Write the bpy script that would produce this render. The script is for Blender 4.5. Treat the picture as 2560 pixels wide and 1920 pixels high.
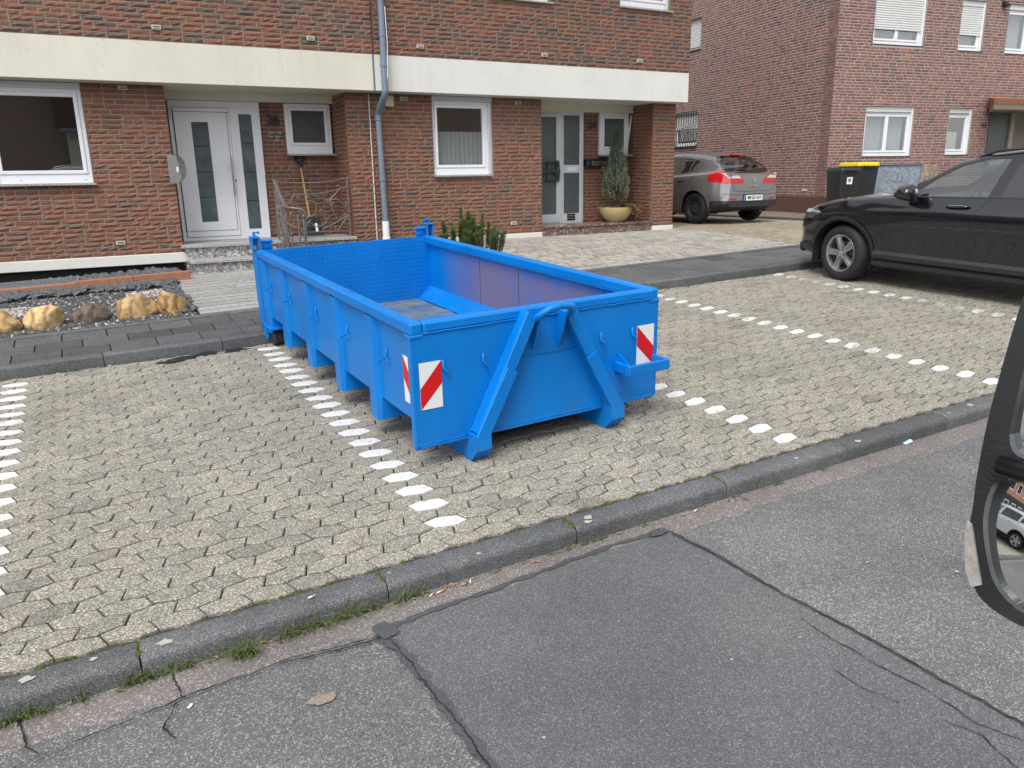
import bpy, bmesh, math, random
from mathutils import Vector, Matrix, noise
from mathutils.bvhtree import BVHTree
for o_ in list(bpy.data.objects): bpy.data.objects.remove(o_)
SC = bpy.context.scene; COL = SC.collection
R = math.radians
# ------------------------------------------------------------------ camera
CR = Vector((0.87360063, -0.48626208, -0.01926491)); CU = Vector((0.16479885, 0.2583593, 0.95188855)); CF = Vector((0.45789003, 0.83474527, -0.30583828))
CL = Vector((0, 0, 1.8837)); FPX = 1950.83 / 2560
cd = bpy.data.cameras.new('camera'); cam = bpy.data.objects.new('camera', cd); COL.objects.link(cam)
cd.sensor_width = 36; cd.lens = FPX * 36; cd.clip_start = .02; cd.clip_end = 2000
cam.matrix_world = Matrix(((CR.x, CU.x, -CF.x, CL.x), (CR.y, CU.y, -CF.y, CL.y), (CR.z, CU.z, -CF.z, CL.z), (0, 0, 0, 1)))
SC.camera = cam
SC.render.resolution_x = 1024; SC.render.resolution_y = 768
# ------------------------------------------------------------------ sky, sun, exposure
SUN_EL, SUN_AZ = 58, 228          # azimuth of the (veiled) sun, degrees from +Y clockwise
W = bpy.data.worlds.new('World'); SC.world = W; W.use_nodes = True
nt = W.node_tree; nt.nodes.clear()
sky = nt.nodes.new('ShaderNodeTexSky'); sky.sky_type = 'NISHITA'; sky.sun_disc = False
sky.sun_elevation = R(SUN_EL); sky.sun_rotation = R(SUN_AZ); sky.air_density = 1.0; sky.dust_density = 1.2; sky.ozone_density = 1.0
hs = nt.nodes.new('ShaderNodeHueSaturation'); hs.inputs['Saturation'].default_value = .16
bg = nt.nodes.new('ShaderNodeBackground'); bg.inputs['Strength'].default_value = .15
wo = nt.nodes.new('ShaderNodeOutputWorld')
nt.links.new(sky.outputs[0], hs.inputs['Color']); nt.links.new(hs.outputs[0], bg.inputs['Color']); nt.links.new(bg.outputs[0], wo.inputs[0])
sl = bpy.data.lights.new('sun', 'SUN'); sl.energy = 1.4; sl.angle = R(28); sl.color = (1, .97, .93)
so = bpy.data.objects.new('sun', sl); COL.objects.link(so)
sd = Vector((math.sin(R(SUN_AZ)) * math.cos(R(SUN_EL)), math.cos(R(SUN_AZ)) * math.cos(R(SUN_EL)), math.sin(R(SUN_EL))))
so.rotation_euler = sd.to_track_quat('Z', 'Y').to_euler()
SC.view_settings.view_transform = 'Standard'; SC.view_settings.look = 'None'; SC.view_settings.gamma = 1
SC.view_settings.exposure = 0.88
try: SC.view_settings.use_curve_mapping = False
except Exception: pass
# ------------------------------------------------------------------ helpers
rnd = random.Random(7)
def U(a, b): return rnd.uniform(a, b)
HO = Vector((8, 11.8, .12)); UPV = Vector((.02700727, .04492046, .99862544))
hx = Vector((1, 0, 0)); hx = (hx - UPV * hx.dot(UPV)).normalized(); hy = UPV.cross(hx)
HM = Matrix(((hx.x, hy.x, UPV.x, HO.x), (hx.y, hy.y, UPV.y, HO.y), (hx.z, hy.z, UPV.z, HO.z), (0, 0, 0, 1)))
def pix(P):
    d = Vector(P) - CL; z = d.dot(CF)
    if z < .05: return None
    return (512 + FPX * 1024 * d.dot(CR) / z, 384 - FPX * 1024 * d.dot(CU) / z, z)
def inview(P, m=30):
    q = pix(P)
    return q is not None and -m < q[0] < 1024 + m and -m < q[1] < 768 + m
class MB:
    def __init__(s): s.v = []; s.f = []; s.m = []; s.t = []; s.X = None
    def add(s, vs, fs, m=0, t=.5):
        n = len(s.v)
        s.v += [s.X @ Vector(p) for p in vs] if s.X else [Vector(p) for p in vs]
        for f in fs: s.f.append([i + n for i in f]); s.m.append(m); s.t.append(t)
        return s
    def box(s, x0, x1, y0, y1, z0, z1, m=0, t=.5):
        return s.add([(x0,y0,z0),(x1,y0,z0),(x1,y1,z0),(x0,y1,z0),(x0,y0,z1),(x1,y0,z1),(x1,y1,z1),(x0,y1,z1)],
                     [(0,3,2,1),(4,5,6,7),(0,1,5,4),(1,2,6,5),(2,3,7,6),(3,0,4,7)], m, t)
    def cbox(s, x0, x1, y0, y1, z0, z1, c=.004, m=0, t=.5):
        c = min(c, (x1-x0)*.45, (y1-y0)*.45, (z1-z0)*.45)
        bm = bmesh.new()
        P = []
        for a in (0, 1):
            for b in (0, 1):
                for d in (0, 1):
                    x = (x0, x1)[a]; y = (y0, y1)[b]; z = (z0, z1)[d]
                    sx = c if a == 0 else -c; sy = c if b == 0 else -c; sz = c if d == 0 else -c
                    P += [(x, y+sy, z+sz), (x+sx, y, z+sz), (x+sx, y+sy, z)]
        bm.free()
        def i(a, b, d, k): return (a*4 + b*2 + d)*3 + k
        F = [[i(0,0,0,0),i(0,0,1,0),i(0,1,1,0),i(0,1,0,0)], [i(1,0,0,0),i(1,1,0,0),i(1,1,1,0),i(1,0,1,0)],
             [i(0,0,0,1),i(1,0,0,1),i(1,0,1,1),i(0,0,1,1)], [i(0,1,0,1),i(0,1,1,1),i(1,1,1,1),i(1,1,0,1)],
             [i(0,0,0,2),i(0,1,0,2),i(1,1,0,2),i(1,0,0,2)], [i(0,0,1,2),i(1,0,1,2),i(1,1,1,2),i(0,1,1,2)]]
        for a in (0, 1):
            for b in (0, 1):
                q = [i(a,b,0,0), i(a,b,0,1), i(a,b,1,1), i(a,b,1,0)]; F.append(q if (a ^ b) == 0 else q[::-1])
                q = [i(a,0,b,0), i(a,0,b,2), i(a,1,b,2), i(a,1,b,0)]; F.append(q[::-1] if (a ^ b) == 0 else q)
                q = [i(0,a,b,1), i(0,a,b,2), i(1,a,b,2), i(1,a,b,1)]; F.append(q if (a ^ b) == 0 else q[::-1])
                for d in (0, 1):
                    q = [i(a,b,d,0), i(a,b,d,1), i(a,b,d,2)]; F.append(q if (a ^ b ^ d) else q[::-1])
        return s.add(P, F, m, t)
    def prism(s, poly, z0, z1, m=0, t=.5, ax='z'):
        n = len(poly)
        if ax == 'z': f = lambda p, z: (p[0], p[1], z)
        elif ax == 'y': f = lambda p, z: (p[0], z, p[1])
        else: f = lambda p, z: (z, p[0], p[1])
        vs = [f(p, z0) for p in poly] + [f(p, z1) for p in poly]
        fs = [list(range(n))[::-1], list(range(n, 2*n))] + [[i, (i+1) % n, n+(i+1) % n, n+i] for i in range(n)]
        return s.add(vs, fs, m, t)
    def tube(s, pts, r, n=6, m=0, t=.5, closed=False, cap=True, flat=None):
        pts = [Vector(p) for p in pts]; N = len(pts)
        if N < 2: return s
        rs = r if isinstance(r, (list, tuple)) else [r]*N
        vs = []; prev = None
        for i, p in enumerate(pts):
            a = pts[i-1] if (i > 0 or closed) else p; b = pts[(i+1) % N] if (i < N-1 or closed) else p
            d = (b - a)
            if d.length < 1e-9: d = Vector((0,0,1))
            d.normalize()
            if prev is None:
                h = Vector((0,0,1)) if abs(d.z) < .9 else Vector((1,0,0)); x = d.cross(h).normalized()
            else:
                x = (prev - d*prev.dot(d))
                x = x.normalized() if x.length > 1e-6 else d.orthogonal().normalized()
            prev = x; y = d.cross(x)
            for k in range(n):
                a_ = 2*math.pi*(k+.5)/n
                ca, sa = math.cos(a_), math.sin(a_)
                if flat: ca *= flat[0]; sa *= flat[1]
                vs.append(p + (x*ca + y*sa)*rs[i])
        fs = []
        for i in range(N if closed else N-1):
            j = (i+1) % N
            for k in range(n): fs.append([i*n+k, i*n+(k+1) % n, j*n+(k+1) % n, j*n+k])
        if cap and not closed: fs += [list(range(n))[::-1], [(N-1)*n+k for k in range(n)]]
        return s.add(vs, fs, m, t)
    def lathe(s, prof, n=24, m=0, t=.5, ax='z', o=(0,0,0), cap=True):
        vs = []
        for r_, z in prof:
            for k in range(n):
                a = 2*math.pi*k/n; c, q = math.cos(a)*r_, math.sin(a)*r_
                vs.append({'z': (o[0]+c, o[1]+q, o[2]+z), 'y': (o[0]+q, o[1]+z, o[2]+c), 'x': (o[0]+z, o[1]+c, o[2]+q)}[ax])
        fs = []
        for i in range(len(prof)-1):
            for k in range(n): fs.append([i*n+k, i*n+(k+1) % n, (i+1)*n+(k+1) % n, (i+1)*n+k])
        if cap:
            if prof[0][0] > 1e-6: fs.append(list(range(n))[::-1])
            if prof[-1][0] > 1e-6: fs.append([(len(prof)-1)*n+k for k in range(n)])
        return s.add(vs, fs, m, t)
    def sheet(s, fn, us, vs_, m=0, t=.5, flip=False):
        nu, nv = len(us), len(vs_)
        P = [fn(u, v) for u in us for v in vs_]
        F = []
        for i in range(nu-1):
            for j in range(nv-1):
                q = [i*nv+j, (i+1)*nv+j, (i+1)*nv+j+1, i*nv+j+1]; F.append(q[::-1] if flip else q)
        return s.add(P, F, m, t)
    def mesh(s, name, mats, smooth=False):
        me = bpy.data.meshes.new(name); me.from_pydata([tuple(p) for p in s.v], [], s.f)
        for m in (mats if isinstance(mats, (list, tuple)) else [mats]): me.materials.append(m)
        me.polygons.foreach_set('material_index', s.m)
        if smooth: me.polygons.foreach_set('use_smooth', [True]*len(s.f))
        a = me.attributes.new('tint', 'FLOAT', 'FACE'); a.data.foreach_set('value', s.t)
        me.update(); return me
    def build(s, name, mats, parent=None, M=None, smooth=False, kind=None, auto=None):
        me = s.mesh(name, mats, smooth)
        if auto is not None: me.set_sharp_from_angle(angle=R(auto))
        return link(name, me, parent, M, kind)
def link(name, me, parent=None, M=None, kind=None):
    o = bpy.data.objects.new(name, me); COL.objects.link(o)
    if parent is not None: o.parent = parent
    if M is not None: o.matrix_local = M
    if kind: o['kind'] = kind
    return o
def thing(name, label, cat, M=None, group=None):
    o = bpy.data.objects.new(name, None); COL.objects.link(o); o.empty_display_size = .1
    if M is not None: o.matrix_world = M
    o['label'] = label; o['category'] = cat
    if group: o['group'] = group
    return o
def tag(o, label, cat, group=None):
    o['label'] = label; o['category'] = cat
    if group: o['group'] = group
    return o
def T(x, y, z): return Matrix.Translation((x, y, z))
def RZ(a): return Matrix.Rotation(R(a), 4, 'Z')
def text_mesh(body, size, mat, name, parent, M, ext=.004, bold=0, sx=1):
    cu = bpy.data.curves.new(name, 'FONT'); cu.body = body; cu.size = size; cu.extrude = ext; cu.align_x = 'CENTER'; cu.align_y = 'CENTER'; cu.offset = bold
    tmp = bpy.data.objects.new('tmp', cu); COL.objects.link(tmp)
    dg = bpy.context.evaluated_depsgraph_get(); me = bpy.data.meshes.new_from_object(tmp.evaluated_get(dg))
    bpy.data.objects.remove(tmp); bpy.data.curves.remove(cu)
    me.name = name; me.materials.clear(); me.materials.append(mat)
    if sx != 1: me.transform(Matrix.Diagonal((sx, 1, 1, 1)))
    return link(name, me, parent, M)
FRONT = Matrix(((1,0,0,0),(0,0,-1,0),(0,1,0,0),(0,0,0,1)))     # text plane -> facing -Y
# ------------------------------------------------------------------ materials
class NT:
    def __init__(s, name):
        s.mat = bpy.data.materials.new(name); s.mat.use_nodes = True; s.t = s.mat.node_tree; s.b = s.t.nodes['Principled BSDF']
    def n(s, typ, ins=None, **kw):
        nd = s.t.nodes.new('ShaderNode' + typ)
        for k, v in kw.items(): setattr(nd, k, v)
        for k, v in (ins or {}).items(): s.set(nd, k, v)
        return nd
    def set(s, nd, k, v):
        if isinstance(v, bpy.types.NodeSocket): s.t.links.new(v, nd.inputs[k])
        else: nd.inputs[k].default_value = v
    def pos(s, obj=False):
        if obj: return s.n('TexCoord').outputs['Object']
        return s.n('NewGeometry').outputs['Position']
    def attr(s): return s.n('Attribute', attribute_name='tint').outputs['Fac']
    def noise(s, vec, scale, detail=3, rough=.55, out='Fac'):
        return s.n('TexNoise', {'Vector': vec, 'Scale': scale, 'Detail': detail, 'Roughness': rough}).outputs[out]
    def vor(s, vec, scale, out='Distance', **kw): return s.n('TexVoronoi', {'Vector': vec, 'Scale': scale}, **kw).outputs[out]
    def ramp(s, fac, stops, interp='LINEAR'):
        nd = s.n('ValToRGB', {'Fac': fac}); cr = nd.color_ramp; cr.interpolation = interp
        while len(cr.elements) < len(stops): cr.elements.new(.5)
        for e, (p, c) in zip(cr.elements, stops):
            e.position = p; e.color = (c, c, c, 1) if isinstance(c, (int, float)) else (*c, 1)
        return nd.outputs['Color']
    def mix(s, f, a, b, mode='MIX'):
        nd = s.n('MixRGB', blend_type=mode)
        for k, v in (('Fac', f), ('Color1', a), ('Color2', b)):
            if isinstance(v, tuple) and len(v) == 3: v = (*v, 1)
            s.set(nd, k, v)
        return nd.outputs['Color']
    def math(s, op, a, b=0.0, clamp=False):
        nd = s.n('Math', operation=op, use_clamp=clamp); s.set(nd, 0, a); s.set(nd, 1, b); return nd.outputs[0]
    def mapr(s, v, a, b, c=0.0, d=1.0):
        return s.n('MapRange', {'Value': v, 'From Min': a, 'From Max': b, 'To Min': c, 'To Max': d}).outputs[0]
    def bump(s, h, strength=.3, dist=.01):
        s.set(s.b, 'Normal', s.n('Bump', {'Height': h, 'Strength': strength, 'Distance': dist}).outputs[0])
    def out(s, col=None, rough=None, **kw):
        if col is not None: s.set(s.b, 'Base Color', (*col, 1) if isinstance(col, tuple) and len(col) == 3 else col)
        if rough is not None: s.set(s.b, 'Roughness', rough)
        for k, v in kw.items(): s.set(s.b, k.replace('_', ' '), v)
        return s.mat
def plain(name, col, rough=.5, var=.12, scale=6, metal=0.0, bump=0.0, obj=False, **kw):
    k = NT(name); p = k.pos(obj)
    nz = k.noise(p, scale, 5, .65); fine = k.noise(p, scale*9, 3)
    f = k.math('ADD', k.math('MULTIPLY', nz, .7), k.math('MULTIPLY', fine, .3))
    c = k.ramp(f, [(.25, tuple(x*(1-var) for x in col)), (.75, tuple(min(1, x*(1+var)) for x in col))])
    rr = k.mapr(nz, .3, .7, max(0, rough-.08), min(1, rough+.08))
    if bump: k.bump(fine, bump, .004)
    return k.out(c, rr, Metallic=metal, **kw)
def speck(name, base, dark, light, scale, rough=.85, tint=.0, bump=.5, lightamt=.5, big=.18, warm=None, dist=.004, wear=None):
    """aggregate surface: base colour with light and dark grains"""
    k = NT(name); p = k.pos()
    v1 = k.n('TexVoronoi', {'Vector': p, 'Scale': scale}); g = v1.outputs['Color']
    sep = k.n('SeparateColor', {'Color': g}).outputs[0]
    col = k.ramp(sep, [(0, dark), (.35, base), (.62, base), (1-.28*lightamt, base), (min(.999, 1-.2*lightamt), light)])
    fn = k.noise(p, scale*.45, 4, .7); col = k.mix(k.mapr(fn, .35, .65, 0, .55), col, base)
    bn = k.noise(p, 1.3, 5, .6); col = k.mix(1.0, col, k.ramp(bn, [(.3, 1-big), (.7, 1+big*.5)]), 'MULTIPLY')
    mn = k.noise(p, 9, 4, .65); col = k.mix(1.0, col, k.ramp(mn, [(.3, 1-big*.7), (.7, 1.0)]), 'MULTIPLY')
    if tint:
        a = k.attr(); col = k.mix(1.0, col, k.ramp(a, [(0, tuple(1-tint for _ in range(3))), (.5, (1, 1, 1)), (1, warm or (1+tint*.5,)*3)]), 'MULTIPLY')
    if wear: col = wear(k, p, col)
    h = k.math('ADD', k.math('MULTIPLY', sep, .4), k.math('MULTIPLY', k.noise(p, scale*.7, 3), .8))
    k.bump(h, bump, dist)
    return k.out(col, k.mapr(mn, .3, .7, rough-.07, rough+.05))
# ------------------------------------------------------------------ ground materials
m_paver = speck('paver_concrete', (.268, .246, .203), (.085, .08, .065), (.66, .63, .55), 205, .9, .26, .65, 1.0, .14, (1.1, 1.08, 1.02))
def paint_wear(k, p, col):
    w = k.math('ADD', k.math('MULTIPLY', k.noise(p, 14, 6, .75), .6), k.math('MULTIPLY', k.noise(p, 1.1, 2), .4)); x = k.n('SeparateXYZ', {'Vector': p}).outputs[0]
    return k.mix(k.mapr(k.math('ADD', w, k.mapr(x, 2.0, 9.0, -.03, .07)), .53, .60, 0, .85), col, (.30, .28, .235))
m_paint = speck('road_paint', (.72, .73, .72), (.42, .42, .40), (.8, .8, .8), 160, .6, 0, .35, .5, .08, None, .004, paint_wear)
m_kerb = speck('kerb_concrete', (.12, .124, .128), (.04, .042, .045), (.34, .35, .35), 330, .8, .25, .6, .9, .3)
m_slab = speck('sidewalk_concrete', (.105, .11, .115), (.05, .053, .056), (.26, .27, .27), 170, .85, .35, .4, .6, .25)
def asph_wear(k, p, col):
    n_ = k.noise(p, .8, 4, .6); return k.mix(1.0, col, k.ramp(n_, [(.35, (.86, .87, .9)), (.65, (1.08, 1.06, 1.03))]), 'MULTIPLY')
m_asph = speck('old_asphalt', (.175, .175, .177), (.055, .056, .058), (.46, .45, .43), 200, .85, 0, .9, .62, .2, None, .008, asph_wear)
m_patch = speck('patch_asphalt', (.145, .148, .155), (.05, .052, .056), (.35, .355, .36), 260, .8, 0, .9, .5, .14, None, .007, asph_wear)
m_gutter = speck('gutter_asphalt', (.215, .19, .182), (.09, .08, .076), (.48, .44, .40), 190, .85, 0, .8, .6, .22, None, .006)
m_tar = speck('tar_seal', (.085, .087, .092), (.04, .042, .046), (.13, .13, .14), 200, .8, 0, .6, .3, .2)
m_crack = plain('crack', (.012, .012, .012), .95, .2, 30)
m_joint = plain('joint_sand', (.05, .047, .038), .95, .4, 14, bump=.5)
m_soil = plain('soil', (.05, .045, .038), .95, .35, 9, bump=.6)
m_moss = plain('moss', (.075, .085, .012), .95, .5, 40, bump=.8)
m_lightpav = speck('driveway_stone', (.38, .355, .315), (.27, .25, .22), (.5, .47, .43), 90, .8, .3, .25, .3, .08, (1.16, 1.14, 1.1))
m_beige = speck('beige_paver', (.31, .265, .195), (.2, .17, .13), (.45, .4, .32), 80, .85, .3, .25, .4, .15, (1.15, 1.1, 1.0))
m_strip = speck('strip_paver', (.22, .175, .14), (.12, .1, .085), (.36, .3, .25), 60, .85, .4, .3, .4, .25, (1.2, 1.12, 1.02))
# ------------------------------------------------------------------ base ground and road
g = MB(); g.sheet(lambda u, v: (u, v, -1.1), [-700, 0, 700], [-700, 0, 700]); g.build('ground', m_soil, kind='structure')
RZ0 = -.10
def rz(x, y): return RZ0 - .012*max(0, 2.6-y)
g = MB(); ys = [-8, -4, 0, 1, 2, 2.6, 2.96]; xs = [-60, -30, -10, -2, 4, 10, 30, 60]
g.sheet(lambda u, v: (u, v, rz(u, v)), xs, ys); ROAD = g.build('road', m_asph, kind='structure')
# gutter strip along the kerb with an irregular outer edge, lying on the asphalt
def wob(x, s=1.0, seed=0): return noise.noise(Vector((x*s, seed*7.3, 1.7)))
g = MB(); n = 900; vs = []; fs = []
for i in range(n+1):
    x = -8 + i*.0318
    y0 = 2.745 + .035*wob(x, 1.6, 1) + .03*wob(x, 7, 2) + .02*wob(x, 19, 5)
    vs += [(x, y0, rz(x, y0)+.001), (x, y0+.012, rz(x, y0)+.006), (x, 2.97, RZ0+.008)]
for i in range(n):
    for j in (0, 1): fs.append([i*3+j, i*3+3+j, i*3+4+j, i*3+1+j])
g.add(vs, fs); g.build('gutter', m_gutter, kind='structure')
# newer asphalt patch with wavering edges
edge = [(.86, 2.74), (.88, 2.36), (.90, 1.9), (.92, 1.3), (.94, .6), (.95, -.6), (2.72, -.6), (2.64, .6), (2.60, 1.2), (2.57, 1.5), (2.53, 1.87), (2.49, 2.22), (2.47, 2.5), (2.42, 2.79), (2.07, 2.80), (1.5, 2.765), (1.13, 2.76)]
def densify(P, d=.05, amp=.008, seed=0, closed=True):
    out = []; N = len(P)
    for i in range(N if closed else N-1):
        a = Vector((*P[i], 0)); b = Vector((*P[(i+1) % N], 0)); k = max(1, int((b-a).length/d))
        for j in range(k):
            p = a.lerp(b, j/k); q = noise.noise_vector(p*9 + Vector((seed, 0, 3))) + noise.noise_vector(p*31 + Vector((seed, 5, 3)))*.7 + noise.noise_vector(p*90 + Vector((seed, 9, 3)))*.35
            out.append((p.x + q.x*amp, p.y + q.y*amp))
    if not closed: out.append(P[-1])
    return out
pp = densify(edge)
g = MB(); N = len(pp); cx_ = sum(p[0] for p in pp)/N; cy_ = sum(p[1] for p in pp)/N
vs = [(p[0], p[1], rz(*p)+.0045) for p in pp] + [(p[0]+(cx_-p[0])*.02, p[1]+(cy_-p[1])*.02, rz(*p)+.009) for p in pp]
g.add(vs, [[i, (i+1) % N, N+(i+1) % N, N+i] for i in range(N)] + [list(range(N, 2*N))]); g.build('road_patch', m_patch, kind='structure')
def ribbon(pts, w, name, mat, z, seed=0, amp=.006, d=.012, wamp=1.1):
    P = densify(pts, d, amp, seed, False); g = MB(); vs = []
    for i, p in enumerate(P):
        a = Vector(P[max(0, i-1)]); b = Vector(P[min(len(P)-1, i+1)]); dd = (b-a).normalized(); nn = Vector((-dd.y, dd.x))
        ww = w*max(.12, 1 + wamp*noise.noise(Vector((p[0]*13+seed, p[1]*13, 0))) + .6*noise.noise(Vector((p[0]*60+seed, p[1]*60, 0))))
        if i in (0, len(P)-1): ww *= .2
        for s_ in (-1, 1): vs.append((p[0]+nn.x*ww*s_*.5, p[1]+nn.y*ww*s_*.5, rz(*p)+z))
    fs = [[2*i, 2*i+2, 2*i+3, 2*i+1] for i in range(len(P)-1)]
    g.add(vs, fs); return g.build(name, mat, ROAD)
LEFT = [(.84, 2.73), (.87, 2.58), (.885, 2.36), (.90, 2.10), (.91, 1.92), (.92, 1.3), (.93, .9)]
TOPE = [(.86, 2.735), (1.13, 2.755), (1.43, 2.765), (1.78, 2.79), (2.07, 2.81), (2.4, 2.80)]
RIGHT = [(2.44, 2.77), (2.475, 2.49), (2.49, 2.22), (2.50, 2.05), (2.53, 1.87), (2.55, 1.70), (2.57, 1.51), (2.575, 1.35), (2.60, 1.22), (2.60, 1.0), (2.62, .6)]
ribbon(LEFT, .045, 'tar_seam', m_tar, .0115, 1, .012, .02, .9); ribbon(TOPE, .026, 'tar_seam', m_tar, .011, 2, .012, .02, .9); ribbon(RIGHT, .016, 'tar_seam', m_tar, .0115, 3, .012, .02, .9)
ribbon([(p[0]-.005, p[1]) for p in LEFT], .0045, 'crack', m_crack, .0165, 4, .014); ribbon([(p[0]-.008, p[1]) for p in RIGHT], .0045, 'crack', m_crack, .0165, 5, .012)
for i, (c_, w_) in enumerate([([(2.41, 1.91), (2.42, 1.72), (2.43, 1.57), (2.46, 1.41), (2.47, 1.28), (2.46, 1.18), (2.52, 1.06), (2.55, .9)], .0042),
        ([(2.27, 1.61), (2.27, 1.50), (2.33, 1.37)], .0032), ([(2.37, 1.24), (2.42, 1.13), (2.40, 1.07), (2.38, .95)], .0035),
        ([(-.47, 2.9), (-.45, 2.83), (-.43, 2.72), (-.40, 2.66)], .006), ([(.04, 2.70), (0, 2.61), (-.02, 2.57), (.02, 2.50)], .006),
        ([(-.09, 2.69), (.16, 2.715), (.31, 2.715), (.49, 2.735), (.70, 2.70), (.85, 2.69)], .0055), ([(.42, 2.725), (.6, 2.70), (.76, 2.675), (.85, 2.68)], .006),
        ([(.06, 2.95), (.05, 2.8), (.07, 2.7)], .005), ([(3.05, 2.95), (3.02, 2.86), (3.04, 2.8)], .006), ([(-.5, 2.63), (-.3, 2.66), (-.1, 2.68)], .005)]):
    ribbon(c_, w_, 'crack', m_crack, .0155, 10+i, .01)
# tar blob at the patch corner, dark oil stain by the far kerb, spilt mortar
def blob(cx, cy, rx, ry, z, name, mat, seed=0, n=28, amp=.35, par=None):
    vs = [(cx, cy, z)]
    for k in range(n):
        a = 2*math.pi*k/n; r_ = 1 + amp*noise.noise(Vector((math.cos(a)*1.6+seed, math.sin(a)*1.6, seed*.3)))*1.4
        vs.append((cx+math.cos(a)*rx*r_, cy+math.sin(a)*ry*r_, z))
    return MB().add(vs, [[0, 1+k, 1+(k+1) % n] for k in range(n)]).build(name, mat, par or ROAD)
blob(.86, 2.715, .05, .055, RZ0+.0175, 'tar_seam', m_tar, 3)
blob(2.37, 2.79, .06, .03, RZ0+.0175, 'tar_seam', m_tar, 8)
blob(.52, 2.45, .05, .03, RZ0+.006, 'mortar_spill', speck('mortar_spill', (.30, .25, .21), (.15, .13, .11), (.42, .37, .32), 200, .9, 0, .6), 5, 40, .35)
m_oil = plain('oil_patch', (.02, .02, .022), .6, .5, 25)
for i, (a_, b_, c_) in enumerate([(3.52, 1.62, .05), (3.60, 1.56, .07), (3.30, 1.46, .06), (3.72, 1.5, .03)]): blob(a_, b_, c_, c_*.35, rz(a_, b_)+.004, 'oil_stain', m_oil, 20+i, 30, .8)
# ------------------------------------------------------------------ parking bays
g = MB(); g.sheet(lambda u, v: (u, v, -.016), [-40, -6, 0, 6, 13, 40], [3.0, 5, 7.62]); g.build('parking_bed', m_joint, kind='structure')
g = MB(); 
for a_, b_ in ((-40, -4.2), (12.4, 40)): g.sheet(lambda u, v: (u, v, -.003), [a_, (a_+b_)/2, b_], [3.03, 5, 7.55])
g.build('parking_paving', m_paver, kind='structure')
PXP, PYP = .1863, .2105
PV = [(-.105, .041), (-.03, .065), (.080, .036), (.105, -.041), (.03, -.065), (-.080, -.036)]
def clip(poly, ax, lim, keep_gt):
    out = []; n = len(poly)
    for i in range(n):
        a, b = poly[i], poly[(i+1) % n]
        ia = (a[ax] > lim) == keep_gt; ib = (b[ax] > lim) == keep_gt
        if ia: out.append(a)
        if ia != ib:
            t = (lim-a[ax])/(b[ax]-a[ax]); out.append((a[0]+(b[0]-a[0])*t, a[1]+(b[1]-a[1])*t))
    return out
def inset(poly, d):
    n = len(poly); cx = sum(p[0] for p in poly)/n; cy = sum(p[1] for p in poly)/n; out = []
    for i in range(n):
        p0, p1, p2 = (Vector(poly[i-1]), Vector(poly[i]), Vector(poly[(i+1) % n]))
        e1 = (p1-p0); e2 = (p2-p1)
        if e1.length < 1e-6 or e2.length < 1e-6: out.append((p1.x+(cx-p1.x)*.02, p1.y+(cy-p1.y)*.02)); continue
        n1 = Vector((-e1.y, e1.x)).normalized(); n2 = Vector((-e2.y, e2.x)).normalized()
        c = Vector((cx, cy))
        if n1.dot(c-p1) < 0: n1 = -n1
        if n2.dot(c-p1) < 0: n2 = -n2
        m = n1+n2; L = m.length
        if L < .3: out.append((p1.x+n1.x*d, p1.y+n1.y*d)); continue
        m = m/L; q = p1 + m*(d/max(.4, m.dot(n1))); out.append((q.x, q.y))
    return out
def paver_mesh(mb, poly, z, t, m=0, tilt=(0, 0), ch=.005, dep=.02, gap=.0020):
    P0 = inset(poly, gap); P1 = inset(poly, gap+ch); n = len(poly)
    cx = sum(p[0] for p in poly)/n; cy = sum(p[1] for p in poly)/n
    zz = lambda p: z + (p[0]-cx)*tilt[0] + (p[1]-cy)*tilt[1]
    vs = [(p[0], p[1], zz(p)-dep) for p in P0] + [(p[0], p[1], zz(p)-ch*.8) for p in P0] + [(p[0], p[1], zz(p)) for p in P1]
    fs = []
    for i in range(n):
        j = (i+1) % n; fs += [[i, j, n+j, n+i], [n+i, n+j, 2*n+j, 2*n+i]]
    fs.append(list(range(2*n, 3*n)))
    mb.add(vs, fs, m, t)
LINES = [(-.64, 3.3, 7.5), (1.40, 3.2, 7.5), (3.74, 3.15, 7.5), (5.96, 3.15, 7.5), (8.16, 3.15, 7.5)]
def painted(cx, cy, odd):
    for k, (lx, a, b) in enumerate(LINES):
        if abs(cx-lx) < PXP*.5 and a < cy < b and odd == (k > 1): return True
    return False
cand = []
for iy in range(-2, 46):
    odd = iy % 2 == 1; cy = 3.33 + iy*PYP/2
    for ix in range(-31, 60):
        cx = 1.42 + (ix + (.5 if odd else 0))*PXP
        if not -4.2 < cx < 12.4: continue
        jy = U(-.0014, .0014); poly = [(cx+p[0]*.9905, cy+jy+(-p[1] if odd else p[1])*.965) for p in (PV if not odd else PV[::-1])]
        poly = clip(poly, 1, 3.045, True); poly = clip(poly, 1, 7.50, False) if len(poly) > 2 else []
        if len(poly) < 3: continue
        yy = [p[1] for p in poly]
        if max(yy)-min(yy) < .02: continue
        q = pix((cx, cy, 0)); vis = q and -20 < q[0] < 1044 and -20 < q[1] < 788
        hid = (1.75 < cx < 2.75 and 4.9 < cy < 7.3)
        cand.append((q[2] if vis and not hid else 1e3+abs(cx), cx, cy, odd, poly))
cand.sort(key=lambda c: c[0])
bed = thing('parking_bay', 'beige grey wave-shaped concrete pavers of the parking bays', 'paving')
del bed['category']; bed['kind'] = 'structure'
rest = MB()
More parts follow.
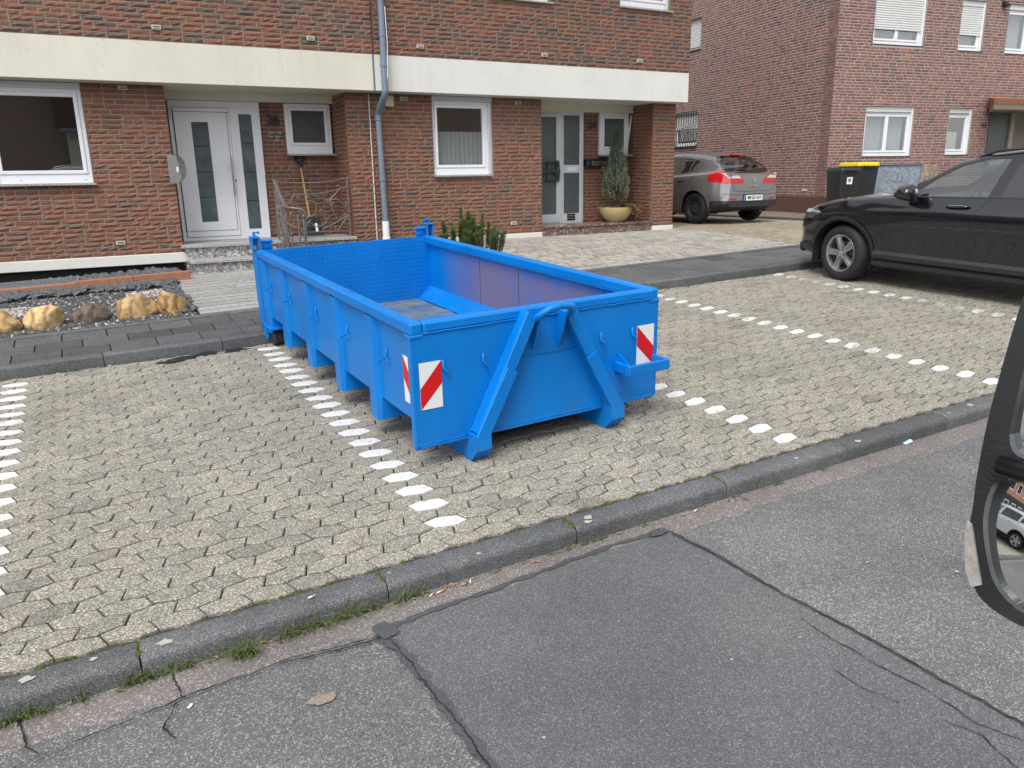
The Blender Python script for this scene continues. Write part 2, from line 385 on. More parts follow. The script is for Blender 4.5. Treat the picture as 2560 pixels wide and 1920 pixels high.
for i, (dz, cx, cy, odd, poly) in enumerate(cand):
    t = min(1, max(0, .5 + rnd.gauss(0, .17))); pt = painted(cx, cy, odd)
    r_ = rnd.random()
    if r_ < .012: t = 0.0
    elif r_ < .03: t = 1.0
    z = U(-.003, .003); tl = (U(-.018, .018), U(-.022, .022))
    if i < 300:
        mb = MB(); paver_mesh(mb, poly, z, t, 1 if pt else 0, tl)
        mb.build('paver', [m_paver, m_paint], bed)
    else: paver_mesh(rest, poly, z, t, 1 if pt else 0, tl)
rest.build('paver_field', [m_paver, m_paint], bed, kind='stuff')
# pale droppings / gum flecks on pavers and kerb
m_fleck = plain('pale_fleck', (.40, .385, .345), .9, .2, 60)
fl = MB()
for i in range(60):
    x, y = (U(-1, 7), U(3.06, 7.2)) if i < 46 else (U(-1, 7), U(2.93, 3.0)); s_ = U(.008, .028)
    z = .0032 if i < 46 else .004
    n = 9; ph = U(0, 9)
    fl.add([(x+math.cos(2*math.pi*k/n)*s_*(1+.35*math.sin(3*k+ph)), y+math.sin(2*math.pi*k/n)*s_*.8*(1+.3*math.cos(2*k+ph)), z) for k in range(n)], [list(range(n))])
fl.build('pale_flecks', m_fleck, kind='stuff')
# oil soaked sand by the far kerb
for i in range(7): blob(.72+.09*i*U(.6, 1.1)-.15, 7.36+U(-.02, .06)+i*.012, U(.07, .15), U(.03, .06), .0045+i*.0006, 'oil_stain', m_oil, 40+i, 26, .8, bed)
# ------------------------------------------------------------------ kerbs
def kerbstone(y0, y1, z0, z1, rad, flip=False, n=5):
    """cross-section with a rounded road-side arris, 1 m long along X"""
    prof = [(y1, z0), (y1, z1-.006), (y1-.006, z1)]
    for k in range(n+1):
        a = math.pi/2*k/n; prof.append((y0+rad-math.sin(a)*rad, z1-rad+math.cos(a)*rad))
    prof.append((y0+.006, z0))
    return prof
def kerb_row(name, label, y0, y1, z0, z1, rad, xs, mat, L=1.0, prot=None):
    k = thing(name, label, 'kerb'); del k['category']; k['kind'] = 'structure'
    for x in xs:
        prof = kerbstone(y0, y1, z0, z1, rad); mb = MB(); nn = len(prof); t = U(.2, .8); dz = U(-.003, .003); dy = U(-.004, .004)
        cuts = [0.003, .012] + [.1*i for i in range(1, 10)] + [L-.012, L-.003]; vs = []
        for ci, c in enumerate(cuts):
            sh = .006 if ci in (0, len(cuts)-1) else 0
            for (y, z) in prof:
                q = noise.noise_vector(Vector((x+c, y*8, z*8)))*.0025
                ny = (y0+y1)/2 + (y-(y0+y1)/2)*(1-sh*4)
                vs.append((x+c, ny+dy+q.y, (z+dz-sh*.5 if z > z0+.001 else z)+q.z))
        fs = []
        for i in range(len(cuts)-1):
            for j in range(nn): fs.append([i*nn+j, (i+1)*nn+j, (i+1)*nn+(j+1) % nn, i*nn+(j+1) % nn])
        fs += [list(range(nn)), [(len(cuts)-1)*nn+j for j in range(nn)][::-1]]
        mb.add(vs, fs, 0, t); mb.build('kerb_stone', mat, k, smooth=True, auto=50)
    return k
kerb_row('road_kerb', 'dark rounded concrete kerb between the road and the parking bays', 2.905, 3.042, -.2, .002, .034, [-.05+i for i in range(-14, 22)], m_kerb)
kerb_row('sidewalk_kerb', 'dark concrete kerb stepping up to the sidewalk', 7.515, 7.635, -.1, .105, .02, [.04+i for i in range(-14, 22)], m_kerb)
kerb_row('edging_kerb', 'low edging stones along the inner side of the sidewalk', 8.60, 8.69, 0, .122, .012, [.3+i for i in range(-9, 22)], m_kerb)
# ------------------------------------------------------------------ sidewalk slabs
sw = thing('sidewalk', 'dark grey concrete slab sidewalk in running bond', 'sidewalk'); del sw['category']; sw['kind'] = 'structure'
MB().box(-40, 40, 7.63, 8.61, -.3, .085).build('slab_bed', m_joint, sw)
MB().box(-40, -5, 7.632, 8.6, .085, .1).build('slab_run', m_slab, sw); MB().box(16.5, 40, 7.632, 8.6, .085, .1).build('slab_run', m_slab, sw)
SLX, SLY = .388, .322
for r_ in range(3):
    for i in range(-13, 43):
        x0 = -.66 + i*SLX + (.17 if r_ % 2 else 0); y0 = 7.637 + r_*SLY
        mb = MB(); mb.X = T(x0+SLX/2, y0+SLY/2, .1+U(-.002, .002)) @ Matrix.Rotation(U(-.006, .006), 4, 'X') @ Matrix.Rotation(U(-.006, .006), 4, 'Y')
        mb.cbox(-SLX/2+.0055, SLX/2-.0055, -SLY/2+.0055, SLY/2-.0055, -.03, .003, .004, 0, min(1, max(0, rnd.gauss(.5, .2)))); mb.build('slab', m_slab, sw)
# ------------------------------------------------------------------ yards behind the sidewalk
def zplane(x, y, g_=0.0): return HO.z + (g_ - UPV.x*(x-HO.x) - UPV.y*(y-HO.y))/UPV.z
def zb(x, y):
    t = min(1, max(0, (y-8.7)/3.0)); t = t*t*(3-2*t)
    return .118*(1-t) + t*zplane(x, y, .012)
g = MB(); g.sheet(lambda u, v: (u, v, zb(u, v)-.03), [5.2+.6*i for i in range(30)], [8.65+.4*i for i in range(40)]); g.build('yard_bed', m_joint, kind='structure')
g = MB(); g.sheet(lambda u, v: (u, v, .098), [-40, -20, -8, -1, 2, 5.3], [8.65, 10, 12, 14]); g.build('garden_bed', m_soil, kind='structure')
def lay(name, label, x0, x1, y0, y1, rows, lens, mat, zf, keep=300, gap=.004, ch=.004, xoff=0):
    root = thing(name, label, 'paving'); del root['category']; root['kind'] = 'structure'
    L_ = []; y = y0; k = 0
    while y < y1-.02:
        h = min(rnd.choice(rows), y1-y); x = x0 - U(0, lens[0])
        while x < x1:
            w = rnd.choice(lens); a = max(x, x0); b = min(x+w, x1)
            if b-a > .03:
                q = pix(((a+b)/2, y+h/2, zf((a+b)/2, y+h/2))); vis = q and -20 < q[0] < 1044 and -20 < q[1] < 788
                L_.append(((q[2] if vis else 1e3), a, b, y, h))
            x += w
        y += h
    L_.sort(key=lambda e: e[0]); rest = MB()
    for i, (d, a, b, yy, h) in enumerate(L_):
        poly = [(a, yy), (b, yy), (b, yy+h), (a, yy+h)]; z = zf((a+b)/2, yy+h/2)
        tl = ((zf(b, yy)-zf(a, yy))/(b-a)+U(-.006, .006), (zf(a, yy+h)-zf(a, yy))/h+U(-.006, .006)); t = min(1, max(0, rnd.gauss(.5, .22)))
        mb = MB() if i < keep else rest
        paver_mesh(mb, poly, z+U(-.001, .001), t, 0, tl, ch, .022, gap/2)
        if i < keep: mb.build('paver', mat, root)
    if len(L_) > keep: rest.build('paver_field', mat, root, kind='stuff')
    return root
lay('driveway', 'pale cream rectangular paving in front of the house entrance', 5.35, 10.02, 8.70, 11.80, [.155, .155, .10], [.155, .235, .31], m_lightpav, zb, gap=.03)
lay('garage_driveway', 'beige paver driveway where the grey hatchback stands', 10.03, 13.75, 8.70, 17.5, [.105], [.19], m_beige, zb, gap=.009)
zst = lambda x, y: zb(x, y) + .075 if y > 9.4 else zb(x, y)+.005
lay('house_strip', 'brownish paved strip with a raised edge along the neighbouring house', 13.83, 21.5, 8.70, 17.0, [.16], [.3, .45], m_strip, lambda x, y: zb(x, y)+.045, keep=200, gap=.01)
mb = MB()
mb.sheet(lambda u, v: (13.75 + (.03 if v > 1 else 0) + (.05 if v > 2 else 0), u, zb(13.75, u) + (-.03, .04, .052, .052)[int(v)]), [8.7+.3*i for i in range(30)], [0, 1, 2, 3])
mb.build('strip_edge', plain('edge_stone', (.09, .085, .08), .85, .3, 8), None, kind='structure')
# path of grooved granite slabs up to the steps of the left house
m_gran = speck('grey_granite', (.36, .355, .345), (.17, .17, .17), (.56, .55, .53), 110, .55, .25, .2, .9, .1)
m_gran2 = speck('riser_granite', (.30, .29, .28), (.055, .05, .05), (.66, .64, .62), 45, .45, .2, .15, 1.0, .08)
m_redgran = speck('brown_granite', (.17, .12, .10), (.03, .025, .025), (.42, .33, .28), 38, .3, .2, .1, 1.0, .08)
pth = thing('garden_path', 'light granite path with dark grooves leading to the front steps', 'path'); del pth['category']; pth['kind'] = 'structure'
MB().sheet(lambda u, v: (u, v, .112 + .004*(v-8.7)), [1.02, 2.42], [8.70, 11.5]).build('path_bed', m_crack, pth)
y = 8.70
while y < 11.42:
    h = .20; xs_ = [1.03, 1.03+U(.4, .8), 2.4]
    for a, b in zip(xs_, xs_[1:]):
        mb = MB(); z = .128 + .004*(y-8.7); mb.cbox(a, b-.003, y+.006, y+h-.05, z-.03, z+U(0, .002), .004, 0, U(.2, .8)); mb.build('slab', m_gran, pth)
    y += h
# ------------------------------------------------------------------ rock garden
m_slate = plain('slate_chip', (.10, .105, .115), .65, .45, 30, bump=.4)
m_gravel = None
k = NT('grey_gravel'); a_ = k.attr(); k.out(k.ramp(a_, [(0, (.045, .047, .05)), (.6, (.10, .10, .105)), (.75, (.16, .155, .15)), (.86, (.35, .29, .26)), (1, (.62, .58, .55))]), .85); m_gravel = k.mat
def chips(name, label, n, xr, yr, zfun, s0, s1, flat, mat, tfun=None, dens=None):
    mb = MB()
    for i in range(n):
        x, y = U(*xr), U(*yr)
        if dens and not dens(x, y): continue
        s_ = U(s0, s1); M = T(x, y, zfun(x, y)+s_*.15) @ Matrix.Rotation(U(0, 6.3), 4, 'Z') @ Matrix.Rotation(U(-.6, .6), 4, 'X') @ Matrix.Rotation(U(-.6, .6), 4, 'Y')
        k_ = 5; up = [(math.cos(2*math.pi*j/k_+U(-.3, .3))*s_*U(.7, 1), math.sin(2*math.pi*j/k_+U(-.3, .3))*s_*U(.6, .9), 0) for j in range(k_)]
        lo = [(p[0]*1.12, p[1]*1.12, -s_*flat) for p in up]; up = [(p[0]*U(.75, .95), p[1]*U(.75, .95), s_*flat*U(.4, .9)) for p in up]
        mb.X = M; mb.add(up+lo, [list(range(k_))] + [[j+k_, (j+1) % k_+k_, (j+1) % k_, j] for j in range(k_)], 0, tfun(x, y) if tfun else U(0, 1))
    o = mb.build(name, mat, kind='stuff'); o['label'] = label; return o
def gt(x, y):
    w = .5+.5*noise.noise(Vector((x*1.3, y*1.3, 5))) 
    pk = 1 if ((x+.8)**2/.16 + (y-10.0)**2/.1 < 1 or (x-.75)**2/.12+(y-10.35)**2/.06 < 1) else 0
    r_ = rnd.random()
    if pk and r_ < .7: return U(.78, 1)
    return U(0, .72) if r_ < .86 else U(.75, 1)
chips('gravel', 'fine grey gravel mixed with pale chips in the rock garden', 15000, (-1.9, 1.0), (8.72, 11.0), lambda x, y: .108+.01*noise.noise(Vector((x*3, y*3, 0))), .011, .024, .5, m_gravel, gt)
chips('slate_chips', 'band of dark slate chips below the terracotta edging', 900, (-2.4, 1.02), (10.62, 10.98), lambda x, y: .13+.03*rnd.random(), 0.04, .085, .28, m_slate, None, lambda x, y: y > 10.72 + .07*noise.noise(Vector((x*3, 0, 0))) + (.0 if x < .35 else -.05))
chips('slate_chips', 'dark slate chips in the trench under the white plinth', 1000, (-.55, 1.15), (11.13, 11.78), lambda x, y: .13+.05*rnd.random(), .04, .08, .35, m_slate)
chips('slate_chips', 'dark slate pieces at the edge of the granite path', 160, (.86, 1.03), (8.9, 10.7), lambda x, y: .12+.03*rnd.random(), .025, .05, .35, m_slate)
m_terra = plain('terracotta', (.36, .155, .085), .8, .25, 14, bump=.3)
for i, (a, b, yy) in enumerate([(-2.05, -1.02, 11.03), (-1.0, -.02, 11.03), (-.10, .555, 10.99), (.565, 1.24, 11.0)]):
    mb = MB(); lz = .25 if i > 1 else .225
    mb.cbox(a, b, yy-.03, yy+.035, .09, lz, .006)
    tag(mb.build('edging_block', m_terra), ['terracotta edging block at the far left below the light well', 'terracotta edging block under the light well grating', 'terracotta edging block left of the joint in front of the slate trench', 'terracotta edging block nearest the granite steps'][i], 'edging', 'terracotta edging blocks')
# light-well grating
m_galv = plain('galvanised', (.42, .45, .48), .45, .15, 10, metal=.8)
gr = thing('light_well_grating', 'galvanised grating of the light well below the large window', 'grating', T(-.75, 11.25, .225))
MB().box(-1.3, .70, -.2, .25, -.12, -.05).build('shaft', m_crack, gr)
mb = MB(); mb.box(-1.3, .70, -.2, -.185, -.03, .012); mb.box(-1.3, .70, .235, .25, -.03, .012); mb.box(.685, .70, -.185, .235, -.03, .012); mb.build('frame', m_galv, gr)
mb = MB()
for i in range(60): mb.box(-1.29+i*.033, -1.284+i*.033, -.184, .234, -.02, .008)
for j in range(12): mb.box(-1.3, .684, -.16+j*.033, -.157+j*.033, -.018, .006)
mb.build('bars', m_galv, gr)
# boulders
def boulder(name, label, x, y, rx, ry, rzz, col, seed, rot):
    k = NT(name+'_rock'); p = k.pos(True); n1 = k.noise(p, 5, 6, .7); n2 = k.noise(p, 22, 4, .7); w = k.n('TexWave', {'Vector': p, 'Scale': 2.2, 'Distortion': 9, 'Detail': 4, 'Detail Scale': 2.0}).outputs['Fac']
    c = k.ramp(k.math('ADD', k.math('MULTIPLY', n1, .6), k.math('MULTIPLY', w, .4)), [(.2, tuple(c_*.45 for c_ in col)), (.42, tuple(c_*.9 for c_ in col)), (.75, tuple(min(1, c_*1.25) for c_ in col))])
    c = k.mix(1.0, c, k.ramp(n2, [(.3, .6), (.6, 1.05)]), 'MULTIPLY'); k.bump(k.math('ADD', n2, k.math('MULTIPLY', w, .5)), .6, .02); k.out(c, .85)
    bm = bmesh.new(); bmesh.ops.create_icosphere(bm, subdivisions=4, radius=1)
    pls = []
    rr_ = random.Random(int(seed*100))
    for pl in range(13):
        nn = Vector((rr_.gauss(0, 1), rr_.gauss(0, 1), rr_.gauss(.2, .8))).normalized(); pls.append((nn, rr_.uniform(.62, .86)))
    for v in bm.verts:
        d = v.co.normalized(); co = d*1.05
        for nn, lim in pls:
            t_ = co.dot(nn)
            if t_ > lim: co -= nn*(t_-lim)*.92
        q = d*1.3+Vector((seed*3.1, 0, 0)); co *= 1 + .05*noise.noise(q*2.2) + .028*noise.noise(q*6) + .012*noise.noise(q*15)
        v.co = Vector((co.x*rx*1.12, co.y*ry*1.12, max(co.z, -.5)*rzz*1.15))
    me = bpy.data.meshes.new(name); bm.to_mesh(me); bm.free(); me.materials.append(k.mat)
    for p_ in me.polygons: p_.use_smooth = True
    me.set_sharp_from_angle(angle=R(32))
    o = link(name, me, None, T(x, y, .11+rzz*.45) @ RZ(rot)); return tag(o, label, 'boulder', 'boulders edging the rock garden')
OCH = (.52, .34, .15)
boulder('boulder', 'ochre boulder at the left frame edge, leftmost of the row', -.83, 9.06, .20, .15, .15, OCH, 1, 10)
boulder('boulder', 'pale ochre boulder with a flat light face, second from the left', -.39, 9.05, .175, .13, .135, (.60, .41, .20), 2.3, 5)
boulder('boulder', 'dark brown-grey boulder between the ochre ones', .02, 9.03, .175, .12, .115, (.16, .12, .095), 3.7, 12)
boulder('boulder', 'ochre boulder with dark shadowed folds right of the brown one', .42, 9.05, .19, .13, .145, (.50, .32, .15), 4.9, -8)
boulder('boulder', 'tallest ochre boulder beside the granite path', .80, 8.99, .155, .135, .165, (.48, .30, .13), 6.2, 25)
# ------------------------------------------------------------------ house materials
def brick_mat(name, stops, eff=.35, effc=(.55, .47, .42), rough=.75, bmp=.5):
    k = NT(name); p = k.pos(); a = k.attr(); c = k.ramp(a, stops)
    n1 = k.noise(p, 28, 5, .7); c = k.mix(1.0, c, k.ramp(n1, [(.28, (.62, .6, .6)), (.5, (1, 1, 1)), (.75, (1.2, 1.12, 1.05))]), 'MULTIPLY')
    n2 = k.noise(p, 60, 4, .75); n3 = k.noise(p, 1.1, 3)
    e = k.math('MULTIPLY', k.mapr(n2, .56, .72), k.mapr(n3, .42, .62), True); c = k.mix(k.math('MULTIPLY', e, eff), c, effc)
    k.bump(k.math('ADD', n1, n2), bmp, .006)
    return k.out(c, k.mapr(n1, .3, .7, rough-.12, rough+.1))
m_brick = brick_mat('red_split_brick', [(0, (.10, .068, .058)), (.16, (.125, .072, .057)), (.3, (.16, .075, .052)), (.55, (.185, .073, .045)), (.8, (.225, .084, .046)), (1, (.26, .105, .058))], .6, (.50, .36, .31), .62, .7)
m_brick2 = brick_mat('brown_red_brick', [(0, (.135, .085, .08)), (.25, (.175, .095, .086)), (.55, (.225, .112, .095)), (.8, (.26, .125, .10)), (.95, (.285, .135, .10)), (1, (.38, .16, .085))], .4, (.34, .26, .24), .78, .5)
m_mortar = plain('mortar', (.30, .25, .185), .92, .22, 12, bump=.5)
m_mortar2 = plain('pink_mortar', (.43, .37, .34), .92, .2, 12, bump=.5)
def render_mat(name, col):
    k = NT(name); p = k.pos(); n1 = k.noise(p, 1.7, 5, .6); n2 = k.noise(k.n('Mapping', {'Vector': p, 'Scale': (6, 6, .6)}).outputs[0], 2.2, 4, .6)
    c = k.ramp(n1, [(.3, tuple(x*.93 for x in col)), (.7, tuple(min(1, x*1.04) for x in col))]); c = k.mix(k.mapr(n2, .55, .75, 0, .16), c, (.36, .34, .28))
    v = k.n('TexVoronoi', {'Vector': p, 'Scale': 24}); pit = k.math('MULTIPLY', k.math('LESS_THAN', v.outputs['Distance'], .14), k.math('GREATER_THAN', k.n('SeparateColor', {'Color': v.outputs['Color']}).outputs[0], .72))
    c = k.mix(k.math('MULTIPLY', pit, k.mapr(k.noise(p, 2.4, 2), .42, .6, 0, .75)), c, (.10, .09, .08))
    k.bump(k.noise(p, 60, 4), .15, .004); return k.out(c, .8)
m_cream = render_mat('cream_render', (.68, .65, .545)); m_white = render_mat('white_render', (.70, .695, .65))
m_upvc = plain('white_frame', (.80, .82, .85), .35, .03, 4)
m_alu = plain('aluminium', (.62, .65, .68), .35, .06, 6, metal=.35)
m_steel = plain('steel', (.40, .40, .39), .3, .08, 10, metal=1.0)
m_dark = plain('dark_gap', (.012, .012, .013), .8, .2, 8)
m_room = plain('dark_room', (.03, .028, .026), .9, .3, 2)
m_zinc = plain('zinc', (.19, .235, .30), .5, .16, 7, metal=.25)
m_black = plain('black_plastic', (.016, .017, .018), .45, .3, 12)
m_iron = plain('wrought_iron', (.20, .18, .165), .42, .3, 25, metal=.4)
m_shutter = plain('shutter', (.66, .68, .66), .55, .05, 5)
m_lightplug = plain('pale_plastic', (.55, .53, .46), .6, .1, 8)
def glass_mat(name, tint=(.72, .76, .78), fac=1.6, add=.05, rough=.0):
    m = bpy.data.materials.new(name); m.use_nodes = True; t = m.node_tree; t.nodes.clear()
    o = t.nodes.new('ShaderNodeOutputMaterial'); mx = t.nodes.new('ShaderNodeMixShader'); tr = t.nodes.new('ShaderNodeBsdfTransparent'); gl = t.nodes.new('ShaderNodeBsdfGlossy')
    lw = t.nodes.new('ShaderNodeLayerWeight'); lw.inputs[0].default_value = .5; pw = t.nodes.new('ShaderNodeMath'); pw.operation = 'POWER'; pw.inputs[1].default_value = 4.0
    ma = t.nodes.new('ShaderNodeMath'); ma.operation = 'MULTIPLY_ADD'; ma.use_clamp = True
    ma.inputs[1].default_value = min(.95, fac*.5); ma.inputs[2].default_value = add; tr.inputs[0].default_value = (*tint, 1); gl.inputs['Roughness'].default_value = rough
    t.links.new(lw.outputs['Facing'], pw.inputs[0]); t.links.new(pw.outputs[0], ma.inputs[0]); t.links.new(ma.outputs[0], mx.inputs[0]); t.links.new(tr.outputs[0], mx.inputs[1]); t.links.new(gl.outputs[0], mx.inputs[2]); t.links.new(mx.outputs[0], o.inputs[0])
    return m
m_glass = glass_mat('window_glass', (.74, .78, .78), 1.9, .24)
def frost(name, col, streak=True, rough=.22):
    k = NT(name); p = k.pos(); mp = k.n('Mapping', {'Vector': p, 'Scale': (9, 9, 3) if streak else (1, 1, 1)}).outputs[0]
    n1 = k.noise(mp, 6 if streak else 3, 5, .75); k.bump(n1, .55 if streak else .05, .02)
    return k.out(k.ramp(n1, [(.3, tuple(c*.6 for c in col)), (.62, col), (.8, tuple(min(1, c*1.9) for c in col))]), rough, Specular_IOR_Level=.7)
m_frost = frost('frosted_glass', (.115, .15, .165), False, .12)
m_cath = frost('cathedral_glass', (.075, .10, .10), True, .16)
m_cath2 = frost('dark_cathedral_glass', (.035, .04, .042), True, .2)
# ------------------------------------------------------------------ brickwork
def sub_iv(a, b, holes):
    iv = [(a, b)]
    for h0, h1 in holes:
        nv = []
        for x, y in iv:
            if h1 <= x or h0 >= y: nv.append((x, y)); continue
            if h0 > x: nv.append((x, h0))
            if h1 < y: nv.append((h1, y))
        iv = nv
    return iv
def courses(u0, u1, v0, v1, holes=(), ch=.06246, L=.24, H=.115, j=.01, hp=.3, tooth=0):
    out = []; n = int(round((v1-v0)/ch))
    for r_ in range(n):
        a, b = v0+r_*ch, v0+(r_+1)*ch; vm = (a+b)/2
        hs_ = [(h[0], h[1]) for h in holes if h[2] < vm < h[3]]
        for s0, s1 in sub_iv(u0, u1, hs_):
            x = s0 - rnd.choice([0, .06, .125, .19])
            first = True
            while x < s1-.01:
                w = H if rnd.random() < hp else L
                p, q = max(x, s0), min(x+w, s1)
                if s1-q < .05: q = s1
                if q-p > .028: out.append((p, q, a+j/2+U(-.001, .001), b-j/2+U(-.001, .001), first or q >= s1-.001))
                x = q + j; first = False
    return out
def brick(mb, M, u0, u1, v0, v1, t, dep=.016, amp=.012, nu=4, nv=2):
    if u1-u0 < .13: nu = 2
    vs = []
    for i in range(nu+1):
        for j_ in range(nv+1):
            e = i in (0, nu) or j_ in (0, nv)
            d = dep*.5 - U(0, .003) if e else dep + U(-amp*.7, amp)
            vs.append((u0+(u1-u0)*i/nu + (0 if e else U(-.006, .006)), -d, v0+(v1-v0)*j_/nv + (U(-.0012, .0012))))
    nf = len(vs); ring = [i*(nv+1) for i in range(nu+1)] + [nu*(nv+1)+j_ for j_ in range(1, nv+1)] + [i*(nv+1)+nv for i in range(nu-1, -1, -1)] + [j_ for j_ in range(nv-1, 0, -1)]
    vs += [(vs[r_][0], .004, vs[r_][2]) for r_ in ring]
    fs = [[i*(nv+1)+j_, (i+1)*(nv+1)+j_, (i+1)*(nv+1)+j_+1, i*(nv+1)+j_+1] for i in range(nu) for j_ in range(nv)]
    nr = len(ring)
    fs += [[ring[(i+1) % nr], ring[i], nf+i, nf+(i+1) % nr] for i in range(nr)]
    mb.X = M; mb.add(vs, fs, 0, t)
def tintf(lo=.17):
    r_ = rnd.random()
    return U(0, .2) if r_ < lo else min(1, max(.1, rnd.gauss(.56, .17)))
def wallboxes(mb, u0, u1, v0, v1, holes, y0, y1, M=None):
    us = sorted({u0, u1, *[h[0] for h in holes], *[h[1] for h in holes]}); vs = sorted({v0, v1, *[h[2] for h in holes], *[h[3] for h in holes]})
    us = [u for u in us if u0 <= u <= u1]; vs = [v for v in vs if v0 <= v <= v1]
    mb.X = M
    for a, b in zip(us, us[1:]):
        run = None
        for c, d in list(zip(vs, vs[1:])) + [(None, None)]:
            solid = c is not None and not any(h[0] < (a+b)/2 < h[1] and h[2] < (c+d)/2 < h[3] for h in holes)
            if solid: run = (run[0], d) if run else (c, d)
            elif run: mb.box(a, b, y0, y1, run[0], run[1]); run = None
    mb.X = None
def make_wall(house, HMx, segs, mb_mortar, mat_b, mat_m, keep=300, amp=.009, lo=.17, dep=.010, jt=.0125):
    """segs: (u0,u1,v0,v1,holes,M,course,L,H,hp). keeps the biggest-looking bricks as objects"""
    wall = mb_mortar.build('wall', mat_m, house)
    allb = []
    for (u0, u1, v0, v1, holes, M, ch, L_, H_, hp, vis, *lo_) in segs:
        for (a, b, c, d, e) in courses(u0, u1, v0, v1, holes, ch, L_, H_, jt, hp):
            P = HMx @ M @ Vector(((a+b)/2, 0, (c+d)/2)); q = pix(P)
            if q is None or not (-120 < q[0] < 1144 and -90 < q[1] < 800):
                if not vis: continue
            sc = (b-a)/q[2] if q and -5 < q[0] < 1029 and -5 < q[1] < 773 and vis else -1
            allb.append((sc, a, b, c, d, M, lo_[0] if lo_ else lo))
    allb.sort(key=lambda e: -e[0]); rest = MB()
    for i, (sc, a, b, c, d, M, lo2) in enumerate(allb):
        mb = MB() if i < keep else rest
        brick(mb, M, a, b, c, d, tintf(lo2), dep, amp)
        if i < keep: mb.build('brick', mat_b, wall)
    rest.X = None; rest.build('brickwork', mat_b, wall, kind='stuff')
    return wall
def FM(y): return T(0, y, 0)
def SMx(x): return Matrix(((0, 1, 0, x), (-1, 0, 0, 0), (0, 0, 1, 0), (0, 0, 0, 1)))   # wall facing -x : u=-y
# ------------------------------------------------------------------ windows and doors
def frame_rect(mb, x0, x1, z0, z1, w, y0, y1, wb=None, c=.004, wt=None):
    wb = wb or w; wt = wt or w
    mb.cbox(x0, x0+w, y0, y1, z0, z1, c); mb.cbox(x1-w, x1, y0, y1, z0, z1, c)
    mb.cbox(x0+w, x1-w, y0+.0005, y1, z0, z0+wb, c); mb.cbox(x0+w, x1-w, y0+.0005, y1, z1-wt, z1, c)
def window(par, x0, x1, z0, z1, y, split=0, wb=.11, glass=None, sill=True, room=True, mat=None, label=None, sillmat=None, sash=.045, drop=None):
    """x0..z1 outer frame; returns the frame object (part) with sash, pane, sill sub-parts"""
    mat = mat or m_upvc; mb = MB(); frame_rect(mb, x0, x1, z0, z1, .05, y, y+.07, wb)
    f = mb.build('window', mat, par)
    if label: f['label'] = label
    n = split+1; w = (x1-x0-.1)/n
    for i in range(n):
        a = x0+.05+i*w+.002; b = a+w-.004; c, d = z0+wb+.002, z1-.052
        mb = MB(); frame_rect(mb, a, b, c, d, sash, y-.012, y+.05); mb.build('sash', mat, f)
        MB().add([(a+sash-.004, y+.02, c+sash-.004), (b-sash+.004, y+.02, c+sash-.004), (b-sash+.004, y+.02, d-sash+.004), (a+sash-.004, y+.02, d-sash+.004)], [(0, 1, 2, 3)]).build('pane', glass or m_glass, f)
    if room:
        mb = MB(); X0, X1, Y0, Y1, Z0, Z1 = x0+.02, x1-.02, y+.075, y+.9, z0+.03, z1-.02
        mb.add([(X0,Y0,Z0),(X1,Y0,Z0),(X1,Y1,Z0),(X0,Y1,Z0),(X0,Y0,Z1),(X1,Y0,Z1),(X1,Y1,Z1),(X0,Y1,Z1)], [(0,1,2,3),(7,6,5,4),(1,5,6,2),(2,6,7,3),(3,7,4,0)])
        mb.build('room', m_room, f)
    if sill: MB().cbox(x0-.015, x1+.03, y-.11, y+.02, z0-.028, z0-.002, .004).build('sill', sillmat or m_gran, f)
    return f
def curtain(par, x0, x1, z0, z1, y, mat, waves=9, amp=.02, zig=0, name='curtain'):
    mb = MB(); n = waves*8
    us = [i/n for i in range(n+1)]
    def zz(u): return z0 + (zig*abs(((u*waves) % 1)-.5)*2 if zig else 0)
    mb.sheet(lambda u, v: (x0+(x1-x0)*u, y+amp*math.sin(u*waves*2*math.pi)+.006*math.sin(u*37), zz(u)+(z1-zz(u))*v), us, [0, .3, .6, 1])
    return mb.build(name, mat, par, smooth=True)
k = NT('lace'); p = k.pos(); w1 = k.n('TexVoronoi', {'Vector': p, 'Scale': 90}).outputs['Distance']; m_lace = k.out((.74, .78, .78), .9, Alpha=k.mapr(w1, .2, .5, .95, .62))
m_drape = plain('drape', (.45, .50, .52), .9, .08, 6)
def vent(par, x, z, y, mat=None):
    mb = MB(); mb.cbox(x-.055, x+.055, y-.022, y, z-.027, z+.027, .003); o = mb.build('vent', mat or m_lightplug, par)
    mb = MB(); mb.box(x-.04, x+.04, y-.0235, y-.021, z+.004, z+.013); mb.box(x-.04, x+.04, y-.0235, y-.021, z-.015, z-.006); mb.build('slot', m_dark, o)
